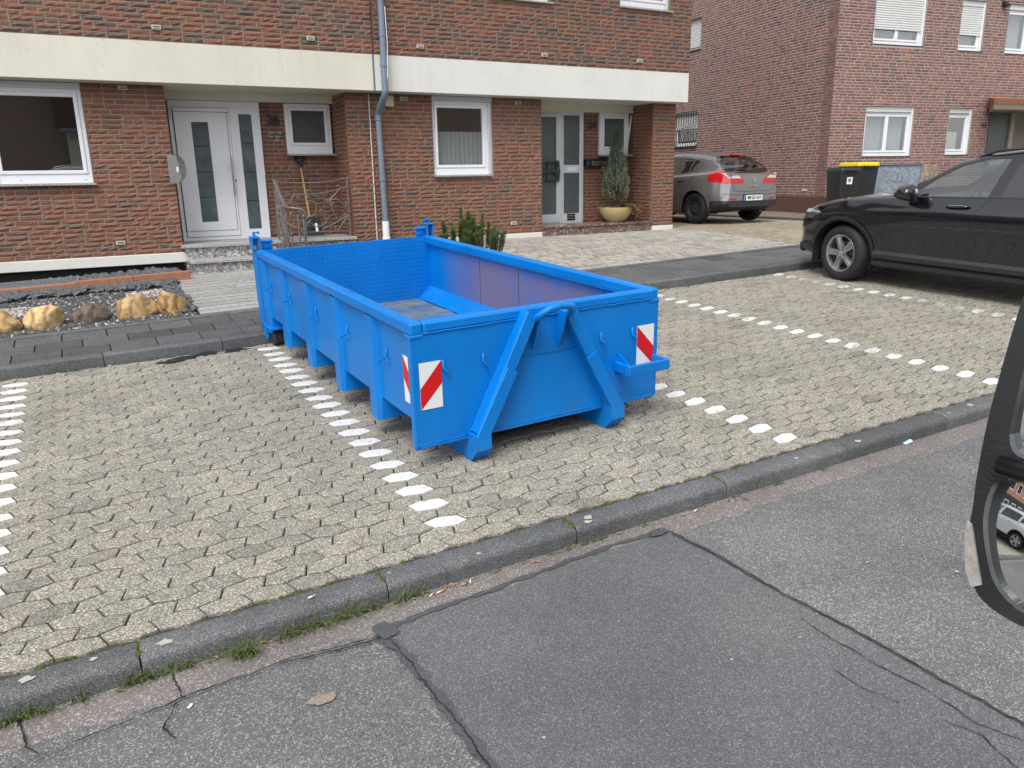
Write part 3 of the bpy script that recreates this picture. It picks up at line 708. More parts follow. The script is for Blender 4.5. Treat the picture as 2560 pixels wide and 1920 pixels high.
# ================================================================== houses 26 and 24
YU = -.32; CH = (2.276-.09)/35
BT = 4.32
h26 = thing('brick_house', 'red split-brick house with cream band, white door and house number 26', 'house', HM)
mb = MB(); I4 = Matrix.Identity(4)
hol26 = [(-8.78, -7.70, 1.02, 2.276), (-6.715, -4.25, -.3, 2.276)]
up26 = []
wallboxes(mb, -10.3, -3.888, -.035, 2.276, hol26, 0, .28)
wallboxes(mb, -6.72, -4.25, .1, 2.27, [(-6.62, -5.36, .1, 2.16), (-4.99, -4.29, 1.42, 2.16)], .72, .95)
mb.box(-4.25, -4.24, .005, .72, .19, 2.27); mb.box(-6.72, -6.715, .005, .72, -.1, 2.27)
wallboxes(mb, -10.3, -3.888, 2.775, 5.6, up26, YU, .2)
mb.box(-10.3, -3.888, 1.2, 9, -.3, 5.6)
segs = [(-10.3, -3.89, .09, 2.276, [(-8.78, -7.70, 1.02, 2.4), (-6.715, -4.25, 0, 2.4)], FM(0), CH, .24, .115, .3, True, .05),
        (-10.3, -3.89, 2.777, BT, up26, FM(YU), .0625, .24, .115, .25, True, .33),
        (-5.36, -4.25, .19, 2.16, [(-4.99, -4.29, 1.42, 2.3)], FM(.72), CH, .24, .115, .3, True, .05),
        (-.715, -.005, .19, 2.276, [], SMx(-4.25), CH, .24, .115, .35, True, .06)]
w26 = make_wall(h26, HM, segs, mb, m_brick, m_mortar)
mb = MB(); mb.cbox(-10.3, -3.90, YU, YU+.25, 2.276, 2.774, .006); o = mb.build('band', m_cream, h26); o['label'] = 'cream rendered concrete band'
MB().box(-10.3, -3.90, YU+.25, .76, 2.279, 2.6).build('soffit', m_cream, h26)
MB().box(-6.71, -4.256, .60, .73, 2.165, 2.2785).build('lintel', m_cream, h26)
mb = MB(); mb.cbox(-10.3, -6.655, -.035, .05, -.045, .088, .006); mb.build('plinth', m_white, h26)
MB().box(-10.3, -6.7, .06, .1, -.5, -.03).build('plinth_gap_shade', m_dark, h26)  # near-black sheet, shade of the gap under the plinth put into its colour
mb = MB(); mb.add([(-10.6, -1, 5.5), (-3.88, -1, 5.5), (-3.88, 4.4, 8.3), (-10.6, 4.4, 8.3), (-10.6, 9.8, 5.5), (-3.88, 9.8, 5.5)], [(0, 1, 2, 3), (3, 2, 5, 4)]); m_roof = plain('roof_tiles', (.09, .05, .04), .8, .3, 8); mb.build('roof', m_roof, h26)
# big window with shutter box
mb = MB(); mb.cbox(-8.79, -7.695, .0, .12, 2.20, 2.272, .004); mb.build('shutter_box', m_alu, h26)
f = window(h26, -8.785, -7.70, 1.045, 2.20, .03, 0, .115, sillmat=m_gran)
mb = MB(); mb.box(-8.52, -8.50, .029, .0305, 1.085, 1.09); mb.box(-7.80, -7.775, .029, .0305, 1.085, 1.09); mb.build('drain_slot', m_dark, f)
for x, z, yy in [(-7.21, 2.23, 0), (-7.49, .26, 0), (-6.75, 2.935, YU), (-4.785, 2.925, YU)]: vent(h26, x, z, yy-.008)
# front door 26
D = MB(); frame_rect(D, -6.62, -5.362, .19, 2.16, .055, .66, .73, .05, .003, .09); D.cbox(-5.80, -5.735, .662, .73, .24, 2.07, .003)
door = D.build('door', m_upvc, h26); door['label'] = 'white front door with four-part glass strip and bar handle'
mb = MB(); frame_rect(mb, -6.56, -5.805, .245, 2.065, .07, .648, .70, .10, .003, .08); 
mb.cbox(-6.49, -6.335, .65, .70, .345, 1.985, .001); mb.cbox(-6.105, -5.875, .65, .70, .345, 1.985, .001); mb.cbox(-6.335, -6.105, .6505, .70, .345, .46, .001); mb.cbox(-6.335, -6.105, .6505, .70, 1.87, 1.985, .001)
mb.build('leaf', m_upvc, door)
mb = MB(); e = .004
for (a, b, c, d) in [(-6.57, -5.80, 2.006, 2.012), (-6.57, -6.564, .33, 2.01), (-5.842, -5.836, .33, 2.01), (-6.57, -5.84, .327, .333)]: mb.box(a, b, .6455, .66, c, d)
mb.build('groove', m_dark, door)
for c, d in [(.46, .812), (.822, 1.172), (1.182, 1.532), (1.542, 1.87)]: MB().box(-6.335, -6.105, .662, .672, c, d).build('pane', m_frost, door)
for c in (.812, 1.172, 1.532): MB().box(-6.335, -6.105, .658, .68, c, c+.01).build('divider', m_black, door)
for c, d in [(.33, .745), (.755, 1.16), (1.17, 1.575), (1.585, 1.99)]: MB().box(-5.668, -5.415, .672, .682, c, d).build('pane', m_frost, door)
for c in (.745, 1.16, 1.575): MB().box(-5.668, -5.415, .668, .69, c, c+.01).build('divider', m_black, door)
mb = MB(); frame_rect(mb, -5.735, -5.417, .24, 2.07, .066, .664, .70, .09, .003, .08); mb.build('sidelight_frame', m_upvc, door)
mb = MB(); mb.tube([(-5.845, .58, .82), (-5.845, .58, 1.38)], .012, 10); 
for z in (.92, 1.24): mb.tube([(-5.845, .58, z), (-5.825, .65, z)], .009, 8)
mb.build('handle', m_steel, door, smooth=True, auto=40)
mb = MB(); mb.lathe([(.0, 0), (.016, 0), (.016, .008), (0, .008)], 12, ax='y', o=(-5.80, .640, 1.05)); mb.build('lock', m_steel, door)
MB().cbox(-6.625, -6.575, .635, .66, 1.93, 2.03, .003).build('hinge', m_galv, door)
MB().cbox(-5.385, -5.362, .63, .66, 1.12, 1.17, .003).build('bell_button', m_upvc, door)
# small window 26
f = window(h26, -4.99, -4.29, 1.425, 2.155, .66, 0, .12, m_cath2, room=False)
text_mesh('26', .20, m_black, 'house_number', h26, T(-5.17, .668, 1.92) @ FRONT, .006, .0028)
def scrawl(par, x0, x1, z, y, seed, mat, r_=.004, amp=.018):
    n = 46; mb = MB(); pts = []
    for i in range(n):
        u = i/(n-1); pts.append((x0+(x1-x0)*u + .012*math.sin(u*60+seed), y, z + amp*math.sin(u*48+seed*2)*(.5+.5*math.sin(u*9+seed))))
    mb.tube(pts, r_, 4); return mb.build('name_script', mat, par)
for i, (a, b, z) in enumerate([(-5.24, -5.05, 1.735), (-5.24, -5.07, 1.68), (-5.22, -5.05, 1.625)]): scrawl(h26, a, b, z, .695, i*1.7, plain('silver_script', (.5, .48, .46), .4, .1, 10, metal=.6))
# caulk joint, downpipe between the houses
m_caulk = plain('caulk', (.58, .57, .55), .8, .2, 30)
P_ = [(-3.887+.004*noise.noise(Vector((0, i*.9, 3))), -.017, .1+i*.04) for i in range(55)]
MB().tube(P_, [.011 + .006*noise.noise(Vector((i*.7, 2, 1))) for i in range(55)], 5).build('caulk_joint', m_caulk, h26)
MB().box(-3.8985, -3.8775, YU-.004, YU+.1, 2.27, 2.776).build('joint_profile', m_zinc, h26)
MB().box(-3.893, -3.883, YU-.012, YU+.02, 2.777, 5.4).build('joint_gap', m_dark, h26)
dp = MB()
dp.tube([(-3.765, -.41, 5.4), (-3.765, -.41, 2.26)], .047, 14)
dp.tube([(-3.765, -.41, 2.27), (-3.765, -.405, 2.235), (-3.77, -.36, 2.19), (-3.785, -.2, 2.06), (-3.79, -.12, 2.0), (-3.79, -.105, 1.965), (-3.79, -.105, 1.9)], .049, 14)
dp.tube([(-3.79, -.105, 1.95), (-3.765, -.105, .40)], .045, 14)
dpo = dp.build('downpipe', m_zinc, h26, smooth=True, auto=40); dpo['label'] = 'blue-grey zinc downpipe with an offset bend under the band'
for (x, y, z) in [(-3.765, -.41, 3.02), (-3.765, -.41, 2.62), (-3.789, -.105, 1.90), (-3.775, -.105, 1.02), (-3.768, -.105, .42)]:
    MB().lathe([(.049, -.018), (.054, -.016), (.054, .016), (.049, .018)], 14, o=(x, y, z)).build('collar', m_zinc, dpo, smooth=True, auto=40)
MB().lathe([(.062, 0), (.062, .03), (.055, .035), (.055, .28), (.0, .28)][::-1], 14, o=(-3.765, -.105, .12)).build('standpipe', m_upvc, dpo, smooth=True, auto=40)
MB().tube([(-3.735, -.452, 2.44), (-3.71, -.452, 2.9), (-3.72, -.452, 3.4)], .006, 4).build('drip_stain', m_upvc, dpo)
# steps of 26
st = MB(); st.cbox(-6.745, -4.245, -.15, .665, .145, .19, .006); o = st.build('landing', m_gran, h26); o['label'] = 'grey granite landing and steps'
MB().box(-6.70, -4.26, -.11, .6, -.35, .146).build('riser', m_gran2, o)
MB().cbox(-6.70, -5.1, -.50, -.11, -.042, 0, .006).build('tread', m_gran, o)
MB().box(-6.665, -5.13, -.46, -.1, -.4, -.041).build('riser', m_gran2, o)
# yellowish vent box by the pipe is part of 24
h24 = thing('brick_house', 'red split-brick house with white band, curtained window and house number 24', 'house', HM)
mb = MB()
hol24 = [(-2.86, -1.80, 1.05, 2.276), (-.865, 1.515, -.3, 2.276)]; up24 = [(-1.98, -.88, 3.70, 5.0), (.49, 1.575, 3.76, 5.0)]
wallboxes(mb, -3.886, 2.04, -.4, 2.276, hol24, 0, .28)
wallboxes(mb, -.87, 1.515, .1, 2.27, [(-.86, .41, .1, 2.15), (.79, 1.45, 1.39, 2.14)], .70, .95)
mb.box(1.515, 1.525, .005, .70, .1, 2.27); mb.box(-.87, -.865, .005, .7, 0, 2.27)
wallboxes(mb, -3.882, 2.05, 2.775, 5.6, up24, YU, .2)
mb.box(-3.888, 2.04, 1.2, 9, -.6, 5.6)
segs = [(-3.885, 2.045, .09, 2.276, [(-2.86, -1.80, 1.05, 2.4), (-.865, 1.515, 0, 2.4)], FM(0), CH, .24, .115, .3, True, .05),
        (-3.875, 2.055, 2.777, BT, up24, FM(YU), .0625, .24, .115, .25, True, .33),
        (.415, 1.51, .18, 2.15, [(.79, 1.45, 1.39, 2.3)], FM(.70), CH, .24, .115, .3, True, .05),
        (-.695, -.005, .18, 2.276, [], SMx(1.515), CH, .24, .115, .35, True, .06)]
w24 = make_wall(h24, HM, segs, mb, m_brick, m_mortar)
# +x end of the pillar and gable
mb = MB(); mb.cbox(-3.876, 2.05, YU, YU+.25, 2.276, 2.774, .006); o = mb.build('band', m_white, h24); o['label'] = 'off-white rendered concrete band'
MB().box(-3.876, 2.05, YU+.25, .74, 2.279, 2.6).build('soffit', m_white, h24)
MB().box(-.86, 1.51, .585, .70, 2.145, 2.2785).build('lintel', m_cream, h24)
for a, b in ((-3.88, -.872), (1.535, 2.046)): MB().cbox(a, b, -.028, .04, -.12, .088, .005).build('plinth', m_white, h24)
mb = MB(); mb.add([(-3.87, -1, 5.5), (2.5, -1, 5.5), (2.5, 4.4, 8.3), (-3.87, 4.4, 8.3), (-3.87, 9.8, 5.5), (2.5, 9.8, 5.5)], [(0, 1, 2, 3), (3, 2, 5, 4)]); mb.build('roof', m_roof, h24)
MB().cbox(-2.865, -1.80, .0, .12, 2.20, 2.272, .004).build('shutter_box', m_alu, h24)
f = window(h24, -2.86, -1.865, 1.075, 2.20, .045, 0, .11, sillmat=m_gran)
MB().cbox(-1.865, -1.80, .02, .10, 1.075, 2.2, .006).build('shutter_rail', m_alu, f)
curtain(f, -2.80, -1.93, 1.20, 1.75, .16, m_lace, 11, .016, .045)
for x, z, yy in [(-3.33, 2.21, 0), (-1.325, 2.21, 0), (-1.44, .265, 0), (-3.155, 2.915, YU), (-1.0, 2.915, YU), (.92, 2.92, YU)]: vent(h24, x, z, yy-.008)
mb = MB(); mb.cbox(-3.635, -3.50, -.045, 0, 2.09, 2.25, .004); vb = mb.build('vent_box', plain('cream_plastic', (.55, .47, .27), .6, .1, 6), h24)
mb = MB()
for i in range(5): mb.box(-3.62, -3.515, -.05, -.045, 2.105+i*.028, 2.12+i*.028)
mb.build('louvre', m_cream, vb)
for (a, b, z0) in [(-1.98, -.88, 3.70), (.49, 1.575, 3.76)]:
    f = window(h24, a, b, z0, 5.0, YU+.06, 0, .11, sillmat=m_gran); curtain(f, a+.08, b-.08, z0+.12, 4.9, YU+.2, m_lace, 12, .015)
    MB().cbox(b-.08, b-.02, YU+.03, YU+.058, z0+.01, 5.0, .005).build('shutter_rail', m_alu, f)
# front door 24
D = MB(); frame_rect(D, -.862, .412, .18, 2.15, .05, .62, .69, .02, .003, .045); D.cbox(-.115, -.055, .622, .69, .2, 2.11, .003); D.cbox(.345, .385, .612, .622, .18, 2.1, .003)
door = D.build('door', m_alu, h24); door['label'] = 'aluminium front door with rippled glass and dark sculpted handle'
mb = MB(); frame_rect(mb, -.815, -.117, .2, 2.105, .07, .608, .66, .15, .004, .055); mb.build('leaf', m_alu, door)
MB().box(-.745, -.187, .63, .642, .35, 2.05).build('pane', m_cath, door)
mb = MB(); frame_rect(mb, -.053, .362, .2, 2.105, .035, .62, .66, .155, .003, .02); mb.cbox(-.02, .33, .619, .66, 1.08, 1.225, .003); mb.build('sidelight_frame', m_alu, door)
MB().box(-.018, .327, .635, .647, .355, 1.08).build('pane', m_cath, door); MB().box(-.018, .327, .635, .647, 1.225, 2.085).build('pane', m_cath, door)
mb = MB(); frame_rect(mb, .055, .265, 1.115, 1.19, .012, .608, .62); mb.cbox(.067, .253, .611, .62, 1.127, 1.178, .002); mb.build('letter_flap', m_upvc, door)
for i in range(3):
    mb = MB(); mb.cbox(.05, .23, .610, .622, .225+i*.045, .26+i*.045, .004); mb.build('vent_plate', m_black, door)
hd = MB()
for zc in (1.20, 1.02):
    hd.tube([(-.42, .575, zc-.06), (-.40, .57, zc+.065), (-.19, .57, zc+.085), (-.20, .575, zc-.07)], .022, 6, closed=True)
hd.cbox(-.47, -.16, .565, .60, 1.075, 1.135, .01); hd.cbox(-.60, -.44, .57, .595, 1.05, 1.16, .01); hd.tube([(-.17, .57, .93), (-.15, .56, 1.12), (-.17, .57, 1.30)], .02, 6)
hd.build('handle', plain('bronze', (.055, .058, .062), .55, .3, 20, metal=.3), door, smooth=True, auto=50)
f = window(h24, .79, 1.45, 1.40, 2.145, .64, 0, .10, m_cath, room=False)
mb = MB(); mb.X = T(1.40, .62, 1.40) @ Matrix.Rotation(R(9), 4, 'Y'); mb.cbox(-.03, .0, -.02, .02, .0, .72, .004); mb.build('shutter_rail', m_alu, f)
text_mesh('24', .18, plain('grey_number', (.03, .03, .033), .6, .1, 8), 'house_number', h24, T(.62, .65, 1.92) @ FRONT, .006, .0025)
st = MB(); st.cbox(-.862, 1.535, -.045, .62, .145, .182, .005); o = st.build('landing', m_redgran, h24); o['label'] = 'brown speckled granite landing'
MB().box(-.862, 1.532, -.02, .6, -.2, .146).build('riser', m_redgran, o)
# ================================================================== neighbouring house
t_ = R(-7.18); rx = hx*math.cos(t_)+hy*math.sin(t_); ry = UPV.cross(rx); RC = Vector((15.632, 12.953, .0244))
RM = Matrix(((rx.x, ry.x, UPV.x, RC.x), (rx.y, ry.y, UPV.y, RC.y), (rx.z, ry.z, UPV.z, RC.z), (0, 0, 0, 1)))
hR = thing('brick_house', 'brownish red brick neighbouring house with white roller shutters', 'house', RM)
mb = MB()
holR = [(1.04, 2.58, 1.17, 2.34), (3.73, 4.54, 1.19, 2.34), (1.05, 2.62, 3.67, 5.3), (3.75, 4.57, 3.63, 4.79), (5.36, 6.2, 3.62, 4.79), (5.15, 8.2, .0, 2.3)]
holS = [(-6.5, -5.27, 1.64, 2.60), (-5.95, -5.27, 4.30, 5.13)]
wallboxes(mb, 0, 9.5, .285, 6.2, holR, 0, .3); wallboxes(mb, -9, -.001, .285, 6.2, holS, 0, .3, SMx(0))
mb.box(.3, 9.5, .9, 9, .28, 6.2)
CR2 = .0645
segs = [(.0, 7.6, .285, 5.06, holR, FM(0), CR2, .24, .115, .28, True), (-8.2, -.0, .285, 6.1, holS, SMx(0), CR2, .24, .115, .28, True)]
wR = make_wall(hR, RM, segs, mb, m_brick2, m_mortar2, 300, .003, .2, .005, .0135)
m_pl2 = plain('red_plinth', (.105, .05, .038), .75, .2, 5, bump=.2)
MB().box(-.012, 9.5, -.012, .3, -.6, .285).build('plinth', m_pl2, hR); MB().box(-.0125, .3, .3, 9, -.6, .2845).build('plinth', m_pl2, hR)
MB().box(5.15, 8.2, 1.6, 1.7, -.2, 2.4).build('porch_back', m_room, hR)
mb = MB(); mb.add([(-.4, -.5, 6.1), (9.9, -.5, 6.1), (9.9, 4.5, 8.6), (-.4, 4.5, 8.6), (-.4, 9.5, 6.1), (9.9, 9.5, 6.1)], [(0, 1, 2, 3), (3, 2, 5, 4)]); mb.build('roof', m_roof, hR)
m_sillb = plain('dark_sill', (.06, .045, .042), .6, .2, 8)
def slats(par, x0, x1, z0, z1, y, M=None, p_=.05):
    s_ = MB(); n = int((z1-z0)/p_)
    for i in range(n):
        mb = MB(); z = z1-(i+1)*p_; mb.X = M
        mb.add([(x0, y+.01, z), (x1, y+.01, z), (x1, y-.004, z+p_*.25), (x0, y-.004, z+p_*.25), (x1, y-.004, z+p_*.7), (x0, y-.004, z+p_*.7), (x1, y+.008, z+p_*.96), (x0, y+.008, z+p_*.96)], [(0, 1, 2, 3), (3, 2, 4, 5), (5, 4, 6, 7)])
        mb.build('slat', m_shutter, par)
def rwin(x0, x1, z0, z1, split, shut=None, cur=True, boxh=.13):
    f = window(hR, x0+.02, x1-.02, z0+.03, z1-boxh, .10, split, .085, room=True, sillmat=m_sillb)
    MB().cbox(x0+.02, x1-.02, .05, .16, z1-boxh+.002, z1-.005, .005).build('shutter_box', m_shutter, f)
    MB().cbox(x1-.045, x1-.012, .03, .10, z0+.03, z1-.005, .004).build('guide_rail', m_upvc, f)
    if shut: slats(f, x0+.03, x1-.05, shut, z1-boxh, .07)
    if cur: curtain(f, x0+.1, x1-.1, z0+.1, z1-boxh-.02, .26, m_drape, int((x1-x0)*12), .018)
    return f
rwin(1.04, 2.58, 1.17, 2.34, 1); f = rwin(3.73, 4.54, 1.19, 2.34, 0, None, False); curtain(f, 3.8, 4.3, 1.3, 1.78, .2, m_lace, 7, .015)
rwin(1.05, 2.62, 3.67, 5.3, 1, 4.0); rwin(3.75, 4.57, 3.63, 4.79, 0, 3.99); rwin(5.36, 6.2, 3.62, 4.79, 0)
def swin(u0, u1, z0, z1, shut):
    mb = MB(); mb.X = SMx(0); frame_rect(mb, u0+.02, u1-.02, z0+.03, z1, .05, .10, .17, .09); f = mb.build('window', m_upvc, hR)
    mb = MB(); mb.X = SMx(0); mb.add([(u0+.06, .12, z0+.1), (u1-.06, .12, z0+.1), (u1-.06, .12, z1-.05), (u0+.06, .12, z1-.05)], [(0, 1, 2, 3)]); mb.build('pane', m_glass, f)
    mb = MB(); mb.X = SMx(0); mb.box(u0+.03, u1-.03, .2, .22, z0+.05, z1-.02); mb.build('room', m_room, f)
    mb = MB(); mb.X = SMx(0); mb.cbox(u0-.02, u1+.02, -.03, .12, z0-.02, z0+.01, .004); mb.build('sill', m_sillb, f)
    slats(f, u0+.03, u1-.03, shut, z1, .07, SMx(0)); return f
swin(-6.5, -5.27, 1.64, 2.60, 2.15); swin(-5.95, -5.27, 4.30, 5.13, 4.36)
# window grille on the side wall
mb = MB(); mb.X = SMx(0); m_bars = plain('black_iron', (.012, .012, .013), .6, .2, 15)
for z in (1.66, 1.80, 2.52, 2.63): mb.tube([(-6.55, -.07, z), (-5.2, -.07, z)], .009, 5)
for i in range(11):
    u = -6.5+i*.125; mb.tube([(u, -.07 - (.09*math.sin((z_-1.62)*4.2)**2 if 1.75 < z_ < 2.2 else 0), z_) for z_ in [1.62+j*.068 for j in range(16)]], .008, 5)
for u in (-5.22, -6.3):
    for z in (1.70, 2.58): mb.tube([(u, -.07, z), (u, .02, z)], .009, 5)
for u in (-5.56, -5.82):
    mb.tube([(u, -.1, 2.0+.1*math.cos(a*.6283)) if 0 else (u+.045*math.sin(a*.6283), -.12, 2.1+.09*math.cos(a*.6283)) for a in range(10)], .006, 4, closed=True)
mb.build('window_grille', m_bars, hR)
mb = MB(); mb.X = SMx(0) ; mb.cbox(-.75, -.58, -.018, 0, .41, .46, .003); mb.build('vent', m_lightplug, hR)
# canopy, porch and lamps
m_copper = plain('copper_roof', (.24, .085, .045), .5, .25, 6, metal=.2)
mb = MB(); mb.add([(4.15, -.85, 2.47), (8, -.85, 2.47), (8, .02, 2.60), (5.05, .02, 2.60), (4.15, -.85, 2.36), (8, -.85, 2.36), (8, .02, 2.30), (5.05, .02, 2.30)], [(0, 1, 2, 3), (4, 5, 1, 0), (3, 7, 4, 0)]); c_ = mb.build('canopy', m_copper, hR)
mb = MB(); mb.add([(4.16, -.84, 2.358), (8, -.84, 2.358), (8, -.80, 2.24), (4.22, -.80, 2.24), (8, .02, 2.24), (5.12, .02, 2.24), (5.07, .02, 2.36)], [(0, 1, 2, 3), (3, 2, 4, 5), (3, 5, 6, 0)]); mb.build('fascia', plain('canopy_board', (.33, .27, .21), .7, .15, 6), c_)
MB().box(5.62, 6.5, .35, .37, .0, 2.3).build('porch_screen', frost('green_glass', (.09, .125, .115), True, .25), hR)
MB().cbox(6.36, 6.50, .30, .40, 1.0, 2.28, .006).build('porch_post', plain('beige_post', (.42, .38, .30), .6, .1, 8), hR)
MB().box(6.55, 7.0, 1.0, 1.05, 0, 2.3).build('porch_door', plain('brown_door', (.10, .065, .05), .5, .2, 6), hR)
for (x, z) in [(5.12, 4.76), (5.05, 2.29)]:
    mb = MB(); mb.add([(x-.05, -.02, z+.07), (x+.06, -.02, z+.07), (x+.09, -.16, z-.05), (x-.07, -.16, z-.05), (x-.07, 0, z-.06), (x+.09, 0, z-.06), (x+.05, 0, z+.07), (x-.05, 0, z+.07)], [(0, 1, 2, 3), (3, 2, 5, 4), (0, 3, 4, 7), (1, 6, 5, 2), (0, 7, 6, 1)]); mb.build('wall_lamp', m_black if z > 3 else m_sillb, hR)
text_mesh('11', .17, m_bars, 'house_number', hR, T(4.97, -.015, 1.93) @ FRONT, .005, .002)
# ================================================================== blue roll-off container
CW, CLn, CT = 1.787, 3.64, .89
CM = T(1.535, 3.963, 0) @ RZ(1.29)
BLUE = (.0, .145, .60)
def paint(name, inner=False):
    k = NT(name); p = k.pos(True); n1 = k.noise(p, 2.5, 5, .6); n2 = k.noise(p, 40, 4, .7)
    c = k.ramp(n1, [(.3, (.0, .165, .54)), (.7, (.0, .205, .65))])
    if inner:
        sx = k.n('SeparateXYZ', {'Vector': p}); X_, Y_, Z_ = sx.outputs
        wv = k.math('MULTIPLY', k.math('SUBTRACT', k.noise(p, 3.0, 5, .6), .5), .22)
        top = k.math('ADD', k.math('SUBTRACT', k.math('ADD', .76, k.math('MULTIPLY', Y_, .035)), Z_), wv); back = k.math('SUBTRACT', k.math('ADD', 3.25, wv), Y_); side = k.math('SUBTRACT', X_, 1.70)
        msk = k.math('MULTIPLY', k.mapr(top, -.02, .10), k.mapr(back, -.05, .75), True); msk = k.math('MULTIPLY', msk, k.mapr(side, 0, .02), True)
        bare = k.ramp(k.noise(p, 1.6, 4, .6), [(.3, (.13, .16, .38)), (.55, (.20, .16, .27)), (.75, (.215, .155, .21))])
        c = k.mix(k.math('MULTIPLY', msk, .93), c, bare)
    c = k.mix(k.mapr(n2, .66, .74, 0, .25), c, (.02, .10, .32))
    sc_ = k.n('Mapping', {'Vector': p, 'Rotation': (.5, .9, .3), 'Scale': (2, 40, 3)}).outputs[0]; n4 = k.noise(sc_, 3.5, 3, .6)
    c = k.mix(k.math('MULTIPLY', k.mapr(n4, .70, .74), k.mapr(n1, .45, .6, 0, .5), True), c, (.10, .30, .62))
    dz_ = k.n('SeparateXYZ', {'Vector': p}).outputs[2]; dirt = k.math('MULTIPLY', k.mapr(k.noise(p, 6, 5, .7), .5, .75), k.mapr(dz_, .45, .08), True); c = k.mix(k.math('MULTIPLY', dirt, .35), c, (.12, .12, .11))
    ru = k.math('MULTIPLY', k.mapr(k.noise(p, 26, 4, .75), .68, .73), k.mapr(k.noise(p, 2.1, 2), .5, .62), True); c = k.mix(k.math('MULTIPLY', ru, .7), c, (.09, .045, .025))
    k.bump(k.noise(p, 9, 3), .06, .01)
    return k.out(c, k.mapr(n1, .3, .7, .34, .5), Specular_IOR_Level=.28, Coat_Weight=.14, Coat_Roughness=.1)
m_blue = paint('blue_paint'); m_bluein = paint('scuffed_blue_paint', True)
k = NT('dirty_floor'); p = k.pos(True); n1 = k.noise(p, 4, 6, .7); n2 = k.noise(k.n('Mapping', {'Vector': p, 'Scale': (6, 1.2, 1)}).outputs[0], 3, 5, .7)
c = k.ramp(n1, [(.3, (.03, .09, .24)), (.5, (.11, .17, .25)), (.65, (.20, .22, .18))]); c = k.mix(k.mapr(n2, .52, .7, 0, .8), c, (.07, .075, .03)); m_floorc = k.out(c, .6)
m_red = plain('reflective_red', (.62, .006, .010), .35, .06, 20); m_refl = plain('reflective_white', (.78, .79, .80), .35, .04, 30)
m_roller = plain('roller_steel', (.03, .027, .026), .55, .4, 18, bump=.5)
ct = thing('skip_container', 'low bright blue roll-off skip standing in the parking bay', 'skip', CM)
# side panels
for s_, x in ((-1, .036), (1, CW-.042)):
    mb = MB(); mb.box(x, x+.006, .02, CLn-.06, .285, .83)
    mb.build('side_panel', m_bluein if s_ > 0 else m_blue, ct)
    xi = x+.006 if s_ < 0 else x; dx = .14*(-s_)
    mb = MB(); mb.add([(xi, .01, .365), (xi, CLn-.06, .365), (xi+dx, CLn-.06, .251), (xi+dx, .01, .251)], [(0, 1, 2, 3)]); mb.build('floor_chamfer', m_blue, ct)
    mb = MB(); xo = x if s_ < 0 else x+.006; mb.add([(xo, .02, .285), (xo, CLn-.06, .285), (xo-s_*.20, CLn-.06, .165), (xo-s_*.20, .02, .165)], [(0, 1, 2, 3)]); mb.build('under_panel', m_blue, ct)
MB().box(.2, CW-.2, .01, CLn-.05, .16, .25).build('floor', m_floorc, ct)
# seams in the bare right wall
mb = MB()
for yy in (.55, 1.75, 2.45): mb.box(CW-.0438, CW-.0415, yy, yy+.004, .35, .80)
mb.build('sheet_seam', m_roller, ct)
# rims
def rim(name, P0, P1, w, h):
    pass
mb = MB(); mb.cbox(0, .078, -.0, CLn, .815, CT, .012); mb.build('rim', m_blue, ct)
mb = MB(); mb.cbox(CW-.078, CW, -.0, CLn, .815, CT, .012); mb.build('rim', m_blue, ct)
mb = MB(); mb.cbox(.079, CW-.079, -.004, .07, .825, CT-.002, .012); mb.build('rim', m_blue, ct)
# welds
def weld(par, P, r_=.0045, step=.012, seed=0):
    a, b = Vector(P[0]), Vector(P[1]); n = max(2, int((b-a).length/step)); d = (b-a)/n; pts = []; rs = []
    for i in range(n+1):
        q = noise.noise_vector(Vector((i*.5, seed, 0)))*.004; pts.append(a+d*i+q); rs.append(r_*(1+.5*noise.noise(Vector((i*.8, seed+4, 0)))))
    MB().tube(pts, rs, 5).build('weld', m_blue, par, smooth=True)
weld(ct, ((.08, -.004, .826), (CW-.06, -.004, .826)), .005, .02, 1); weld(ct, ((.01, -.002, .163), (.33, -.002, .163)), .004, .02, 2); weld(ct, ((.45, -.002, .163), (1.33, -.002, .163)), .004, .02, 3)
weld(ct, ((.72, -.004, .59), (1.12, -.004, .588)), .0025, .03, 6); weld(ct, ((CW-.08, .07, .818), (CW-.08, CLn-.1, .818)), .004, .02, 7); weld(ct, ((.08, .068, CT-.004), (.6, .070, CT-.003)), .005, .02, 9)
# front wall with corner posts
MB().box(.0, CW, 0, .006, .145, .83).build('front_panel', m_blue, ct)
MB().cbox(.02, CW-.02, -.004, .05, .138, .158, .003).build('front_lip', m_blue, ct)
for x in (0, CW-.07):
    mb = MB(); mb.cbox(x-.003, x+.06, .0065, .06, .125, .816, .008); mb.build('corner_post', m_blue, ct)
    mb = MB(); mb.cbox(x-.007, x+.073, -.006, .08, .80, .82, .004); mb.build('post_collar', m_blue, ct)
